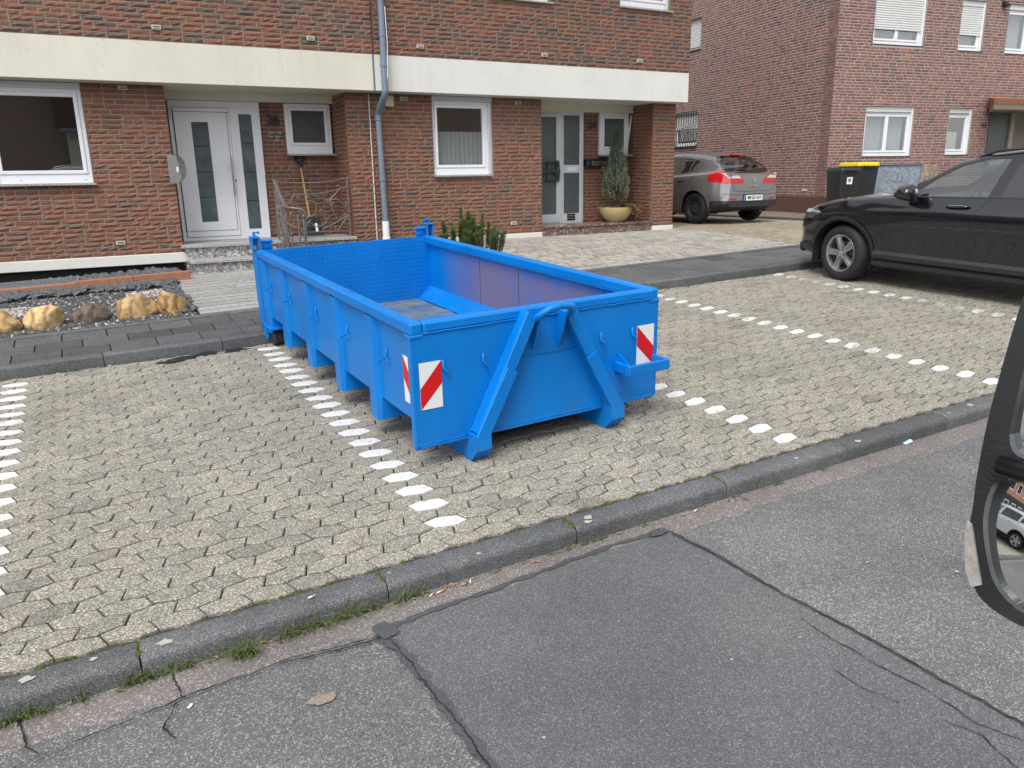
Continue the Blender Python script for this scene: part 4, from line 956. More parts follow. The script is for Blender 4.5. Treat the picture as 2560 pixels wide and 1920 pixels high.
# ribs with cross members, both sides
for yc in (.695, 1.41, 2.13, 2.86, 3.54):
    w = .115 if yc < 3.5 else .19
    for s_ in (0, 1):
        def fx(v): return v if s_ == 0 else CW-v
        prof = [(yc-w/2-.02, .038), (yc-w/2, .004), (yc+w/2, .004), (yc+w/2+.02, .038)]
        mb = MB(); zs = [.815, .30, .125]; vs = []
        for z in zs:
            for (yy, xx) in prof: vs.append((fx(xx), yy, z))
        F = []
        for i in range(2):
            for j in range(3): F.append([i*4+j, i*4+j+1, (i+1)*4+j+1, (i+1)*4+j])
        F.append([8, 9, 10, 11])
        mb.add(vs, F if s_ else [f_[::-1] for f_ in F])
        mb.prism([(fx(.03), .13), (fx(.30), .13), (fx(.30), .20), (fx(.036), .30)], yc-w/2-.02, yc+w/2+.02, ax='y'); mb.build('rib', m_blue, ct)
    MB().box(.27, CW-.27, yc-w/2, yc+w/2, .12, .16).build('cross_member', m_blue, ct)
# tarpaulin hooks
def hook(par, pts, r_=.006): MB().tube(pts, r_, 6).build('hook', m_blue, par, smooth=True)
for yc in (.47, 1.20, 1.92, 2.66, 3.30):
    for s_ in (0, 1):
        fx = (lambda v: v) if s_ == 0 else (lambda v: CW-v)
        hook(ct, [(fx(.032), yc, .64), (fx(.028), yc, .585), (fx(-.005), yc+.055, .545)]); hook(ct, [(fx(.03), yc, .59), (fx(.02), yc-.05, .55)], .005)
for xc in (.19, .45, 1.31, 1.565): hook(ct, [(xc, -.006, .655), (xc, -.008, .605), (xc+.022, -.04, .575)], .0075)
# A-frame with feet, hook bar
def bar(P0, P1, w, y0, y1, name, par):
    a, b = Vector((P0[0], 0, P0[1])), Vector((P1[0], 0, P1[1])); d = (b-a).normalized(); n = Vector((-d.z, 0, d.x))
    mb = MB(); vs = []; c = .006
    for q in (a, b):
        for (u, y) in [(-w/2, y1), (-w/2, y0+c), (-w/2+c, y0), (w/2-c, y0), (w/2, y0+c), (w/2, y1)]: vs.append((q.x+n.x*u, y, q.z+n.z*u))
    mb.add(vs, [[i, i+1, i+7, i+6] for i in range(5)] + [[5, 4, 3, 2, 1, 0], [6, 7, 8, 9, 10, 11]]); return mb.build(name, m_blue, par)
af = MB().cbox(.40, 1.39, -.002, 0, .16, .17, .001).build('lift_frame', m_blue, ct)
for s_ in (0, 1):
    fx = (lambda v: v) if s_ == 0 else (lambda v: 2*.888-v)
    bar((fx(.755), .868), (fx(.392), .17), .082, -.085, -.001, 'strut', af)
    pl = bar((fx(.60), .55), (fx(.38), .15), .086, -.100, -.086, 'strut_plate', af)
    x0, x1 = sorted((fx(.335), fx(.44)))
    MB().prism([(-.10, .175), (-.105, .085), (-.03, .0), (.42, .0), (.42, .14), (0, .145), (0, .175)], x0, x1, ax='x').build('foot', m_blue, af)
    weld(af, ((fx(.715), -.004, .868), (fx(.345), -.004, .17)), .004, .015, 11+s_)
    MB().box(x0+.02, x1-.02, .3, CLn-.25, .02, .16).build('skid_rail', m_blue, ct)
    gx = fx(.795); mb = MB(); mb.prism([(-.002, .85), (-.10, .85), (-.10, .83), (-.06, .72), (-.012, .625), (-.002, .625)], gx-.006, gx+.006, ax='x'); mb.build('gusset', m_blue, af)
hb = [(.775, -.06, .82), (.772, -.11, .85), (.785, -.15, .88), (.82, -.165, .902), (.888, -.17, .912), (.955, -.165, .902), (.99, -.15, .88), (1.003, -.11, .85), (1.0, -.06, .82)]
MB().tube(hb, .021, 10).build('hook_bar', m_blue, af, smooth=True, auto=60)
# step bracket
br = MB(); br.cbox(1.425, 1.765, -.165, -.14, .375, .445, .006); br.cbox(1.425, 1.450, -.14, -.001, .375, .445, .005); br.cbox(1.740, 1.765, -.14, -.001, .375, .445, .005)
br.prism([(-.001, .50), (-.001, .35), (-.03, .36), (-.14, .376), (-.14, .44)], 1.451, 1.458, ax='x'); br.build('step_bracket', m_blue, ct)
# warning plates
def plate(x0, x1, z0, z1, mirror, place):
    mb = MB(); mb.X = place; mb.box(x0, x1, -.003, 0, z0, z1); o = mb.build('warning_plate', m_refl, ct)
    h = z1-z0; q = [(x0, z0), (x1, z0+h*.52), (x1, z1), (x0, z0+h*.45)]
    if mirror: q = [(x0+x1-a, b) for a, b in q][::-1]
    mb = MB(); mb.X = place; mb.prism(q, -.0042, -.0035, ax='y'); mb.build('red_stripe', m_red, o)
plate(.04, .178, .375, .655, False, T(0, -.001, 0)); plate(1.61, 1.752, .375, .655, True, T(0, -.001, 0))
PS = Matrix(((0, 1, 0, .0355), (-1, 0, 0, 0), (0, 0, 1, 0), (0, 0, 0, 1)))
plate(-.215, -.08, .375, .66, True, PS)
PS2 = Matrix(((0, 1, 0, .004), (-1, 0, 0, 0), (0, 0, 1, 0), (0, 0, 0, 1)))
plate(-3.785, -3.66, .36, .64, True, PS2)
# tailgate with checker plate
MB().box(.043, CW-.043, CLn-.06, CLn-.03, .20, .885).build('tailgate', m_blue, ct)
mb = MB(); px_, pz_ = .042, .042
for i in range(40):
    for j in range(16):
        for q in (0, 1):
            x = .075+i*px_ + (px_/2 if q else 0); z = .245+j*pz_ + (pz_/2 if q else 0)
            if x > CW-.06 or z > .875: continue
            a = R(45) if q else R(-45); c_, s2 = math.cos(a), math.sin(a); l, w, h = .015, .0045, .0035; y = CLn-.06
            mb.add([(x-c_*l, y, z-s2*l), (x+s2*w, y, z-c_*w), (x+c_*l, y, z+s2*l), (x-s2*w, y, z+c_*w), (x-c_*l*.5, y-h, z-s2*l*.5), (x+c_*l*.5, y-h, z+s2*l*.5)], [(0, 1, 5, 4), (1, 2, 5), (2, 3, 4, 5), (3, 0, 4)])
mb.build('checker_lozenges', m_blue, ct, kind='stuff')
for s_ in (0, 1):
    fx = (lambda v: v) if s_ == 0 else (lambda v: CW-v)
    def bx(mb, a, b, *r_): lo, hi = sorted((fx(a), fx(b))); mb.cbox(lo, hi, *r_)
    mb = MB(); bx(mb, -.012, .085, CLn-.04, CLn+.10, .12, .885, .008); hp_ = mb.build('rear_post', m_blue, ct)
    mb = MB(); bx(mb, -.03, -.016, CLn-.05, CLn+.06, .885, 1.0, .004); bx(mb, .026, .04, CLn-.05, CLn+.06, .885, 1.0, .004); bx(mb, -.036, .046, CLn-.055, CLn+.065, .998, 1.012, .004); mb.build('hinge_block', m_blue, hp_)
    mb = MB(); mb.tube([(fx(.005), CLn, .93), (fx(.005), CLn, 1.05), (fx(.055), CLn-.01, 1.045)], .014, 8); mb.build('hinge_pin', m_blue, hp_, smooth=True, auto=50)
    mb = MB(); mb.tube([(fx(.05), CLn-.01, .965), (fx(.165), CLn-.01, .965)], .018, 10); bx(mb, .05, .155, CLn-.012, CLn-.004, .88, .96, .002); mb.build('hinge_tube', m_blue, hp_, smooth=True, auto=50)
    mb = MB()
    for i in range(9):
        a = i*.7; mb.tube([(fx(.045)+.006*math.cos(b_*1.047)*(1 if i % 2 else .4), CLn-.06+.006*math.cos(b_*1.047)*(.4 if i % 2 else 1), .995-i*.013+.010*math.sin(b_*1.047)) for b_ in range(6)], .0022, 4, closed=True)
    mb.build('chain', m_steel, hp_)
    mb = MB(); bx(mb, -.01, .245, CLn-.085, CLn-.06, .03, .17, .005); bx(mb, -.012, .02, CLn-.10, CLn+.02, .04, .20, .005); bx(mb, .22, .245, CLn-.30, CLn-.06, .03, .17, .005); bx(mb, -.01, .245, CLn-.30, CLn-.06, .17, .19, .004); mb.build('roller_bracket', m_blue, ct)
    mb = MB(); lo, hi = sorted((fx(.025), fx(.215))); mb.lathe([(.0, 0), (.07, 0), (.078, .008), (.078, hi-lo-.008), (.07, hi-lo), (0, hi-lo)], 20, ax='x', o=(lo, CLn-.18, .078)); mb.build('roller', m_roller, ct, smooth=True, auto=40)
# ================================================================== cars
def catmull(P, n):
    """P: list of tuples sorted by first entry; returns n-per-span resample (Catmull-Rom, monotone enough)"""
    out = []
    for i in range(len(P)-1):
        p0 = P[max(0, i-1)]; p1 = P[i]; p2 = P[i+1]; p3 = P[min(len(P)-1, i+2)]
        for k in range(n):
            t = k/n; t2 = t*t; t3 = t2*t
            out.append(tuple(.5*((2*b) + (c-a)*t + (2*a-5*b+4*c-d)*t2 + (3*b-a-3*c+d)*t3) for a, b, c, d in zip(p0, p1, p2, p3)))
    out.append(tuple(P[-1])); return out
def lerp_tab(T_, s):
    if s <= T_[0][0]: return T_[0][1]
    for (a, va), (b, vb) in zip(T_, T_[1:]):
        if s <= b:
            t = (s-a)/(b-a); t = t*t*(3-2*t)*.5 + t*.5; return va+(vb-va)*t
    return T_[-1][1]
def car_body(L, tabs, ns=84):
    """tabs: dict of station tables (s from nose): zb, wsill, zsill, wmax, zmax, wsh, zsh, wbelt, zbelt, wrail, zrail, ztop"""
    bm = bmesh.new(); rows = []
    ss = sorted(set([L*i/ns for i in range(ns+1)] + [.02, .05, L-.02, L-.05]))
    for s in ss:
        g_ = {k_: lerp_tab(v, s) for k_, v in tabs.items()}
        ctl = [(0, g_['zb']), (g_['wsill']*.8, g_['zb']), (g_['wsill'], g_['zsill']), (g_['wsill']*.42+g_['wmax']*.58, (g_['zsill']+g_['zmax'])*.5), (g_['wmax'], g_['zmax']), (g_['wsh'], g_['zsh']), (g_['wbelt'], g_['zbelt']),
               ((g_['wbelt']+g_['wrail'])*.5+g_.get('bow', .012), (g_['zbelt']+g_['zrail'])*.5), (g_['wrail'], g_['zrail']), (g_['wrail']*.62, g_['zrail']+(g_['ztop']-g_['zrail'])*.72), (0, g_['ztop'])]
        rows.append((s, catmull(ctl, 4)))
    N = len(rows[0][1]); V = {}
    for i, (s, r_) in enumerate(rows):
        for j, (x, z) in enumerate(r_):
            x = max(0, x)
            for sg in (1, -1):
                if sg < 0 and (j == 0 or j == N-1): V[(i, j, sg)] = V[(i, j, 1)]
                else: V[(i, j, sg)] = bm.verts.new((sg*x, -s, z))
    for i in range(len(rows)-1):
        for j in range(N-1):
            for sg in (1, -1):
                q = [V[(i, j, sg)], V[(i, j+1, sg)], V[(i+1, j+1, sg)], V[(i+1, j, sg)]]
                try: bm.faces.new(q if sg < 0 else q[::-1])
                except ValueError: pass
    for i, fl in ((0, 1), (len(rows)-1, 0)):
        ring = [V[(i, j, 1)] for j in range(N)] + [V[(i, j, -1)] for j in range(N-2, 0, -1)]
        try: bm.faces.new(ring if fl else ring[::-1])
        except ValueError: pass
    bmesh.ops.remove_doubles(bm, verts=bm.verts, dist=.0004); bmesh.ops.recalc_face_normals(bm, faces=bm.faces)
    return bm
def inpoly(p, poly):
    c = False; n = len(poly)
    for i in range(n):
        a, b = poly[i], poly[i-1]
        if (a[1] > p[1]) != (b[1] > p[1]) and p[0] < (b[0]-a[0])*(p[1]-a[1])/(b[1]-a[1]+1e-12)+a[0]: c = not c
    return c
def cut_patch(bm, poly, view, test=None, remove=True, pre=None):
    """cut polygon outline into the surface seen along 'x' (poly in y,z) or 'y' (poly in x,z) or 'z' (x,y); return list of face vertex lists"""
    if view == 'x': pr = lambda c: (c.y, c.z)
    elif view == 'y': pr = lambda c: (c.x, c.z)
    else: pr = lambda c: (c.x, c.y)
    lo = (min(p[0] for p in poly)-.08, min(p[1] for p in poly)-.08); hi = (max(p[0] for p in poly)+.08, max(p[1] for p in poly)+.08)
    n = len(poly)
    for i in range(n):
        a, b = poly[i], poly[(i+1) % n]; d = (b[0]-a[0], b[1]-a[1]); nn = (-d[1], d[0])
        if view == 'x': co, no = (0, a[0], a[1]), (0, nn[0], nn[1])
        elif view == 'y': co, no = (a[0], 0, a[1]), (nn[0], 0, nn[1])
        else: co, no = (a[0], a[1], 0), (nn[0], nn[1], 0)
        x0, x1 = min(a[0], b[0])-.03, max(a[0], b[0])+.03; y0, y1 = min(a[1], b[1])-.03, max(a[1], b[1])+.03
        fs = []
        for f in bm.faces:
            q = [pr(v.co) for v in f.verts]
            if min(w[0] for w in q) < x1 and max(w[0] for w in q) > x0 and min(w[1] for w in q) < y1 and max(w[1] for w in q) > y0 and ((pre(f) if pre else (test is None or test(f)))): fs.append(f)
        geom = set(fs)
        for f in fs: geom.update(f.edges); geom.update(f.verts)
        if fs: bmesh.ops.bisect_plane(bm, geom=list(geom), dist=1e-5, plane_co=co, plane_no=no)
    sel = [f for f in bm.faces if (test is None or test(f)) and inpoly(pr(f.calc_center_median()), poly)]
    data = [([v.co.copy() for v in f.verts], f.normal.copy()) for f in sel]
    if remove and sel: bmesh.ops.delete(bm, geom=sel, context='FACES')
    return data
def patch_obj(data, name, mat, par, off=0.0, smooth=True):
    mb = MB()
    bm = bmesh.new(); 
    for vs, nn in data:
        try: bm.faces.new([bm.verts.new(v + nn*off) for v in vs])
        except ValueError: pass
    bmesh.ops.remove_doubles(bm, verts=bm.verts, dist=.0008); me = bpy.data.meshes.new(name); bm.to_mesh(me); bm.free(); me.materials.append(mat)
    if smooth:
        for p_ in me.polygons: p_.use_smooth = True
    return link(name, me, par)
def ribbon_on(bvh, pts, w, off, side, name, mat, par, axis='x'):
    """thin strip following the body; pts in (y,z) seen from +-x or (x,z) seen from -y(rear)"""
    P = []
    for a, b in zip(pts, pts[1:]):
        n = max(1, int(math.hypot(b[0]-a[0], b[1]-a[1])/.03))
        P += [(a[0]+(b[0]-a[0])*i/n, a[1]+(b[1]-a[1])*i/n) for i in range(n)]
    P.append(pts[-1]); H = []
    for p in P:
        o, d = (Vector((side*3, p[0], p[1])), Vector((-side, 0, 0))) if axis == 'x' else (Vector((p[0], -side*8, p[1])), Vector((0, side, 0)))
        loc, nrm, _, _ = bvh.ray_cast(o, d)
        if loc: H.append((loc, nrm if nrm.dot(d) < 0 else -nrm))
    if len(H) < 2: return None
    mb = MB(); vs = []
    for i, (l, nn) in enumerate(H):
        t = (H[min(i+1, len(H)-1)][0]-H[max(i-1, 0)][0])
        if t.length < 1e-6: t = Vector((0, 1, 0))
        b = nn.cross(t.normalized()).normalized()*w/2; q = l+nn*off; vs += [q-b, q+b]
    mb.add(vs, [[2*i, 2*i+2, 2*i+3, 2*i+1] for i in range(len(H)-1)]); return mb.build(name, mat, par)
def car_paint(name, col, rough=.25, metal=.0, flake=.0, dirt=.1):
    k = NT(name); p = k.pos(True); n1 = k.noise(p, 3, 5, .7); z = k.n('SeparateXYZ', {'Vector': p}).outputs[2]
    d = k.math('MULTIPLY', k.mapr(z, .75, .25), k.mapr(n1, .35, .75), True)
    c = k.mix(k.math('MULTIPLY', d, dirt), col, (.16, .14, .12))
    return k.out(c, k.mapr(d, 0, 1, rough, rough+.25*dirt), Metallic=metal, Coat_Weight=1.0, Coat_Roughness=.03, Specular_IOR_Level=.5)
m_tyre = plain('tyre', (.018, .018, .018), .75, .25, 20, bump=.3)
m_trim = plain('car_trim', (.022, .023, .025), .6, .15, 14)
m_cglass = glass_mat('car_glass', (.78, .88, .85), 1.7, .20)
m_tglass = glass_mat('tinted_glass', (.06, .065, .075), 1.7, .14)
m_rim = plain('alloy', (.55, .56, .57), .3, .1, 14, metal=.9)
m_rimd = plain('alloy_pocket', (.06, .06, .065), .5, .2, 14, metal=.5)
m_chrome = plain('chrome', (.75, .76, .78), .12, .05, 10, metal=1.0)
m_seat = plain('car_seat', (.03, .03, .032), .8, .2, 8)
m_lens = glass_mat('lamp_lens', (.85, .87, .9), 1.8, .06)
k = NT('red_lens'); m_redl = k.out((.55, .008, .012), .08, Coat_Weight=1.0, Coat_Roughness=.02)
k = NT('white_lens'); m_whl = k.out((.62, .60, .60), .1, Coat_Weight=1.0)
def wheel(par, x, y, side, r_, rr, w, kind, steer=0):
    """side=+1: outer face towards +x"""
    M = T(x, y, r_) @ RZ(steer) @ (RZ(180) if side < 0 else Matrix.Identity(4))
    root = bpy.data.objects.new('wheel', None); COL.objects.link(root); root.parent = par; root.matrix_local = M; root.empty_display_size = .1
    pf = [(rr-.005, -w), (r_-.035, -w), (r_-.008, -w+.02), (r_, -w+.05), (r_, -.05), (r_-.006, -.022), (r_-.03, -.003), (rr+.05, .004), (rr+.012, -.002), (rr-.005, -.012)]
    MB().lathe(pf, 48, ax='x', cap=False).build('tyre', m_tyre, root, smooth=True, auto=40)
    if kind == 'steel':
        MB().lathe([(0, -.045), (.05, -.045), (.075, -.03), (.12, -.035), (.15, -.055), (rr-.03, -.03), (rr-.012, -.01), (rr, -.008), (rr, -.03)], 40, ax='x', cap=False).build('rim', m_trim, root, smooth=True, auto=35)
        for i in range(10):
            a = 2*math.pi*i/10; mb = MB(); mb.lathe([(0, 0), (.018, 0), (.018, -.01), (0, -.01)], 10, ax='x', o=(-.043, math.cos(a)*.152, math.sin(a)*.152)); mb.build('hole', m_dark, root)
        for i in range(5):
            a = 2*math.pi*i/5; MB().lathe([(0, .012), (.011, .012), (.011, -.005)], 6, ax='x', o=(-.036, math.cos(a)*.06, math.sin(a)*.06)).build('bolt', m_galv, root)
        MB().lathe([(0, -.028), (.03, -.03), (.034, -.045)], 16, ax='x').build('hub_cap', m_rimd, root)
        return root
    MB().lathe([(rr-.03, -.17), (rr-.022, -.03), (rr-.018, -.012), (rr, -.006), (rr+.004, -.012), (rr, -.03)], 48, ax='x', cap=False).build('rim', m_rim, root, smooth=True, auto=35)
    MB().lathe([(0, -.12), (rr-.025, -.12)], 32, ax='x', cap=False).build('rim_well', m_dark, root)
    MB().lathe([(.07, -.09), (.15, -.09), (.15, -.105), (.07, -.105)], 32, ax='x', cap=False).build('brake_disc', m_steel, root)
    MB().cbox(-.1, -.07, .07, .16, -.02, .10, .01).build('brake_caliper', m_rimd, root)
    for i in range(5):
        a = 2*math.pi*i/5+.31; mb = MB(); mb.X = Matrix.Rotation(a, 4, 'X')
        for sgn in (-1, 1):
            mb.prism([(sgn*.006, .04), (sgn*.030, .04), (sgn*.046, rr-.018), (sgn*.016, rr-.018)][::sgn], -.05, -.022, ax='x')
        mb.add([(-.035, -.02, .04), (-.035, .02, .04), (-.042, .04, rr-.02), (-.042, -.04, rr-.02)], [(0, 1, 2, 3)]); mb.build('spoke', m_rim, root)
    MB().lathe([(0, -.016), (.03, -.016), (.062, -.024), (.066, -.06)], 24, ax='x', cap=False).build('hub', m_rim, root, smooth=True, auto=40)
    for i in range(5):
        a = 2*math.pi*i/5+.31+.63; MB().lathe([(0, -.018), (.010, -.018), (.010, -.035)], 6, ax='x', o=(0, math.cos(a)*.05, math.sin(a)*.05)).build('bolt', m_dark, root)
    mb = MB(); mb.lathe([(.022, -.0145), (.025, -.0125), (.028, -.0145)], 24, ax='x', cap=False)
    for i in range(3):
        a = 2*math.pi*i/3; mb.X = Matrix.Rotation(a, 4, 'X'); mb.prism([(-.004, 0), (.004, 0), (0, .024)], -.0155, -.013, ax='x')
    mb.X = None; mb.build('emblem', m_chrome, root)
    return root
def circ(cy, cz, r_, n=30, zmin=-1): return [(cy+math.cos(2*math.pi*i/n)*r_, max(zmin, cz+math.sin(2*math.pi*i/n)*r_)) for i in range(n)]
def arch(bm, cy, r_, rw, par, wmax, trim=None):
    cut_patch(bm, [(cy+math.cos(math.pi*i/16)*r_, rw+math.sin(math.pi*i/16)*r_) for i in range(17)] + [(cy-r_, .02), (cy+r_, .02)], 'x', lambda f: abs(f.calc_center_median().x) > wmax*.55)
    for sg in (1, -1):
        mb = MB(); P = [(cy+math.cos(math.pi*i/16-.25)*r_*1.0 if 0 else cy+math.cos(math.pi*i/16)*r_, rw+math.sin(math.pi*i/16)*r_) for i in range(17)]
        P = [(cy+r_, .2)] + P + [(cy-r_, .2)]
        vs = [(sg*(wmax-.012), a, b) for a, b in P] + [(sg*(wmax-.34), a, b) for a, b in P]; n = len(P)
        mb.add(vs, [[i, i+1, n+i+1, n+i] for i in range(n-1)]); mb.add([(sg*(wmax-.34), a, b) for a, b in P], [list(range(n))]); mb.build('wheel_well', m_dark, par)
    return P
def arch_trim(bvh, cy, r_, rw, w, side, par, mat, z_end):
    H = []
    for i in range(25):
        a = -.10+(math.pi+.2)*i/24; 
        for rad in (r_+.001, r_+w):
            y, z = cy+math.cos(a)*rad, max(z_end, rw+math.sin(a)*rad); H.append((y, z))
    vs = []; last = side*.9
    for i in range(0, len(H), 2):
        loc, nrm, _, _ = bvh.ray_cast(Vector((side*3, H[i+1][0], H[i+1][1])), Vector((-side, 0, 0)))
        x = loc.x if loc and abs(loc.x) > .6 else last
        last = x
        for k_ in (0, 1): vs.append((x+side*(.012 if k_ else .016), H[i+k_][0], H[i+k_][1]))
        vs.append((x-side*.03, H[i][0], H[i][1]))
    mb = MB(); n = len(vs)//3
    for i in range(n-1):
        a, b = i*3, (i+1)*3
        mb.f += []; 
    mb.add(vs, [[i*3, i*3+1, i*3+4, i*3+3] for i in range(n-1)] + [[i*3, i*3+3, i*3+5, i*3+2] for i in range(n-1)]); return mb.build('arch_trim', mat, par, smooth=True)
def finish_body(bm, mat, par, name='body'):
    me = bpy.data.meshes.new(name); bm.to_mesh(me); me.materials.append(mat)
    for p_ in me.polygons: p_.use_smooth = True
    me.set_sharp_from_angle(angle=R(38)); return link(name, me, par)
def seat(par, x, y, w=.5, z=.62, h=.62):
    mb = MB(); mb.X = T(x, y, z); mb.cbox(-w/2, w/2, -.5, 0, -.25, 0, .06); mb.X = T(x, y-.45, z) @ Matrix.Rotation(R(12), 4, 'X'); mb.cbox(-w/2, w/2, -.14, 0, -.1, h-.05, .06); mb.cbox(-.13, .13, -.11, 0, h, h+.2, .05); mb.build('seat', m_seat, par)
# ------------------------------------------------------------------ black SUV (y forward, nose at y=0)
def build_suv(name, label, M, paintm, full=True, group=None):
    L = 4.66; t = thing(name, label, 'car', M, group)
    tabs = dict(
        zb=[(0, .30), (.4, .24), (1, .22), (3.8, .24), (4.3, .30), (L, .40)],
        wsill=[(0, .56), (.12, .78), (.4, .86), (.9, .88), (3.9, .88), (4.4, .82), (L, .62)],
        zsill=[(0, .40), (.5, .36), (1.2, .32), (3.6, .34), (4.3, .42), (L, .5)],
        wmax=[(0, .62), (.06, .72), (.18, .84), (.45, .925), (.85, .945), (1.4, .94), (3.4, .945), (3.9, .945), (4.3, .90), (4.6, .80), (L, .72)],
        zmax=[(0, .60), (.5, .74), (1.2, .86), (3.6, .90), (L, .82)],
        wsh=[(0, .60), (.06, .70), (.18, .80), (.45, .90), (.85, .925), (1.4, .922), (3.4, .925), (3.9, .92), (4.3, .87), (4.6, .77), (L, .69)],
        zsh=[(0, .70), (.1, .75), (.35, .84), (.8, .90), (1.3, .94), (2.2, .98), (3.6, 1.02), (4.3, 1.04), (L, 1.0)],
        wbelt=[(0, .56), (.06, .66), (.18, .745), (.45, .83), (.85, .86), (1.4, .88), (2.0, .885), (3.4, .87), (4.2, .80), (4.6, .70), (L, .64)],
        zbelt=[(0, .76), (.1, .82), (.35, .92), (.8, 1.0), (1.3, 1.045), (2.2, 1.085), (3.4, 1.13), (4.2, 1.16), (4.6, 1.1), (L, 1.05)],
        wrail=[(0, .48), (.18, .64), (.45, .72), (.9, .76), (1.38, .78), (1.75, .74), (2.15, .665), (2.6, .64), (3.4, .63), (4.1, .60), (4.45, .60), (L, .58)],
        zrail=[(0, .80), (.12, .86), (.4, .955), (.9, 1.035), (1.38, 1.085), (1.7, 1.28), (2.05, 1.475), (2.3, 1.545), (2.7, 1.59), (3.3, 1.585), (4.0, 1.50), (4.3, 1.42), (4.5, 1.22), (L, 1.08)],
        ztop=[(0, .83), (.12, .89), (.4, .985), (.9, 1.065), (1.38, 1.115), (1.7, 1.31), (2.05, 1.515), (2.3, 1.59), (2.7, 1.635), (3.3, 1.63), (4.0, 1.56), (4.3, 1.47), (4.5, 1.26), (L, 1.1)],
        bow=[(0, .004), (1.4, .005), (2.0, .02), (4, .02), (L, .005)])
    bm = car_body(L, tabs)
    FA, RA, RW, AR = -.80, -3.673, .355, .405
    arch(bm, FA, AR, RW, t, .93); arch(bm, RA, AR, RW, t, .93)
    side = lambda f: abs(f.normal.x) > .35 and abs(f.calc_center_median().x) > .5
    W1 = [(-1.72, 1.095), (-1.60, 1.085), (-2.63, 1.135), (-2.70, 1.51), (-2.42, 1.515), (-2.15, 1.45), (-1.88, 1.30), (-1.70, 1.165)]
    W1 = [(-1.64, 1.098), (-2.47, 1.13), (-2.57, 1.52), (-2.36, 1.515), (-2.10, 1.44), (-1.88, 1.31), (-1.66, 1.14)]
    W2 = [(-2.60, 1.135), (-3.50, 1.17), (-3.58, 1.50), (-3.2, 1.525), (-2.69, 1.525)]
    W3 = [(-3.60, 1.175), (-4.02, 1.20), (-3.85, 1.43), (-3.68, 1.495)]
    for nm, w_, gm in (('front_window', W1, m_cglass), ('rear_window', W2, m_tglass), ('quarter_window', W3, m_tglass)): 
        for sg in (1, -1): patch_obj(cut_patch(bm, w_, 'x', lambda f: side(f) and f.calc_center_median().x*sg > 0), nm, gm, t)
    ws = cut_patch(bm, [(-.66, -1.45), (.66, -1.45), (.58, -2.10), (-.58, -2.10)], 'z', lambda f: f.normal.z > .2 and f.calc_center_median().z > 1.05); patch_obj(ws, 'windscreen', m_cglass, t)
    hl = [(-.02, .70), (-.10, .80), (-.30, .90), (-.52, .905), (-.40, .80), (-.2, .70)]
    for sg in (1, -1):
        o = patch_obj(cut_patch(bm, hl, 'x', lambda f: f.calc_center_median().x*sg > .42), 'headlight', m_lens, t)
        patch_obj([([v - nn*.05 for v in vs], nn) for vs, nn in cut_patch(bm, hl, 'x', lambda f: False, False)] or [], 'x', m_dark, o) if 0 else None
        mb = MB(); mb.cbox(min(sg*.5, sg*.80), max(sg*.5, sg*.80), -.42, -.12, .70, .86, .04); mb.build('lamp_bowl', m_chrome, o)
        mb = MB(); mb.lathe([(0, .0), (.05, .0), (.06, -.05)], 16, ax='y', o=(sg*.72, -.13, .78)); mb.build('projector', m_chrome, o)
    finish = bm
    bvh = BVHTree.FromBMesh(bm)
    finish_body(bm, paintm, t)
    for sg in (1, -1):
        for pts in ([(-1.36, .36), (-1.365, .60), (-1.35, .86), (-1.33, .95), (-1.42, 1.06)], [(-2.37, .38), (-2.375, .7), (-2.38, .95), (-2.43, 1.02), (-2.53, 1.13)], [(-3.42, .75), (-3.55, 1.0), (-3.6, 1.15)], [(-1.30, .39), (-2.36, .40), (-3.3, .41)]): ribbon_on(bvh, pts, .007, .0008, sg, 'shut_line', m_dark, t)
        arch_trim(bvh, FA, AR, RW, .055, sg, t, m_trim, .24); arch_trim(bvh, RA, AR, RW, .055, sg, t, m_trim, .24)
        mb = MB(); mb.prism([(.90, .335), (.935, .35), (.945, .40), (.90, .44)] if sg > 0 else [(-.90, .335), (-.90, .44), (-.945, .40), (-.935, .35)], -3.35, -1.25, ax='y'); mb.build('sill_trim', m_trim, t)
        MB().cbox(*sorted((sg*.60, sg*.90)), -3.4, -1.2, .235, .34, .03).build('sill', m_trim, t)
        ribbon_on(bvh, [(-1.62, 1.092), (-2.6, 1.126), (-3.6, 1.165)], .014, .004, sg, 'belt_trim', m_trim, t)
        for hy_ in (-2.20, -3.22):
            loc, nrm, _, _ = bvh.ray_cast(Vector((sg*3, hy_, 1.01)), Vector((-sg, 0, 0)))
            if loc:
                mb = MB(); mb.tube([(loc.x+sg*.006, hy_+.13, 1.0), (loc.x+sg*.036, hy_+.09, 1.012), (loc.x+sg*.04, hy_-.02, 1.02), (loc.x+sg*.032, hy_-.09, 1.022), (loc.x+sg*.004, hy_-.13, 1.022)], [.012, .018, .02, .018, .012], 8, flat=(1, .8)); hh = mb.build('door_handle', paintm, t, smooth=True)
                mb = MB(); mb.tube([(loc.x+sg*.052, hy_+.08, 1.024), (loc.x+sg*.056, hy_-.08, 1.034)], .006, 6); mb.build('handle_strip', m_chrome, hh)
        # door mirror
        mb = MB(); bmm = bmesh.new(); bmesh.ops.create_uvsphere(bmm, u_segments=20, v_segments=12, radius=1)
        for v in bmm.verts:
            c = v.co; c.y = min(c.y, 2); v.co = Vector((sg*1.04 + c.x*.135, -1.70 + (c.y*.19 if c.y > 0 else c.y*.07), 1.15 + c.z*.095*(1-.25*c.x*sg) - .02*c.y*c.y))
        me = bpy.data.meshes.new('door_mirror'); bmm.to_mesh(me); bmm.free(); me.materials.append(paintm); [setattr(p_, 'use_smooth', True) for p_ in me.polygons]
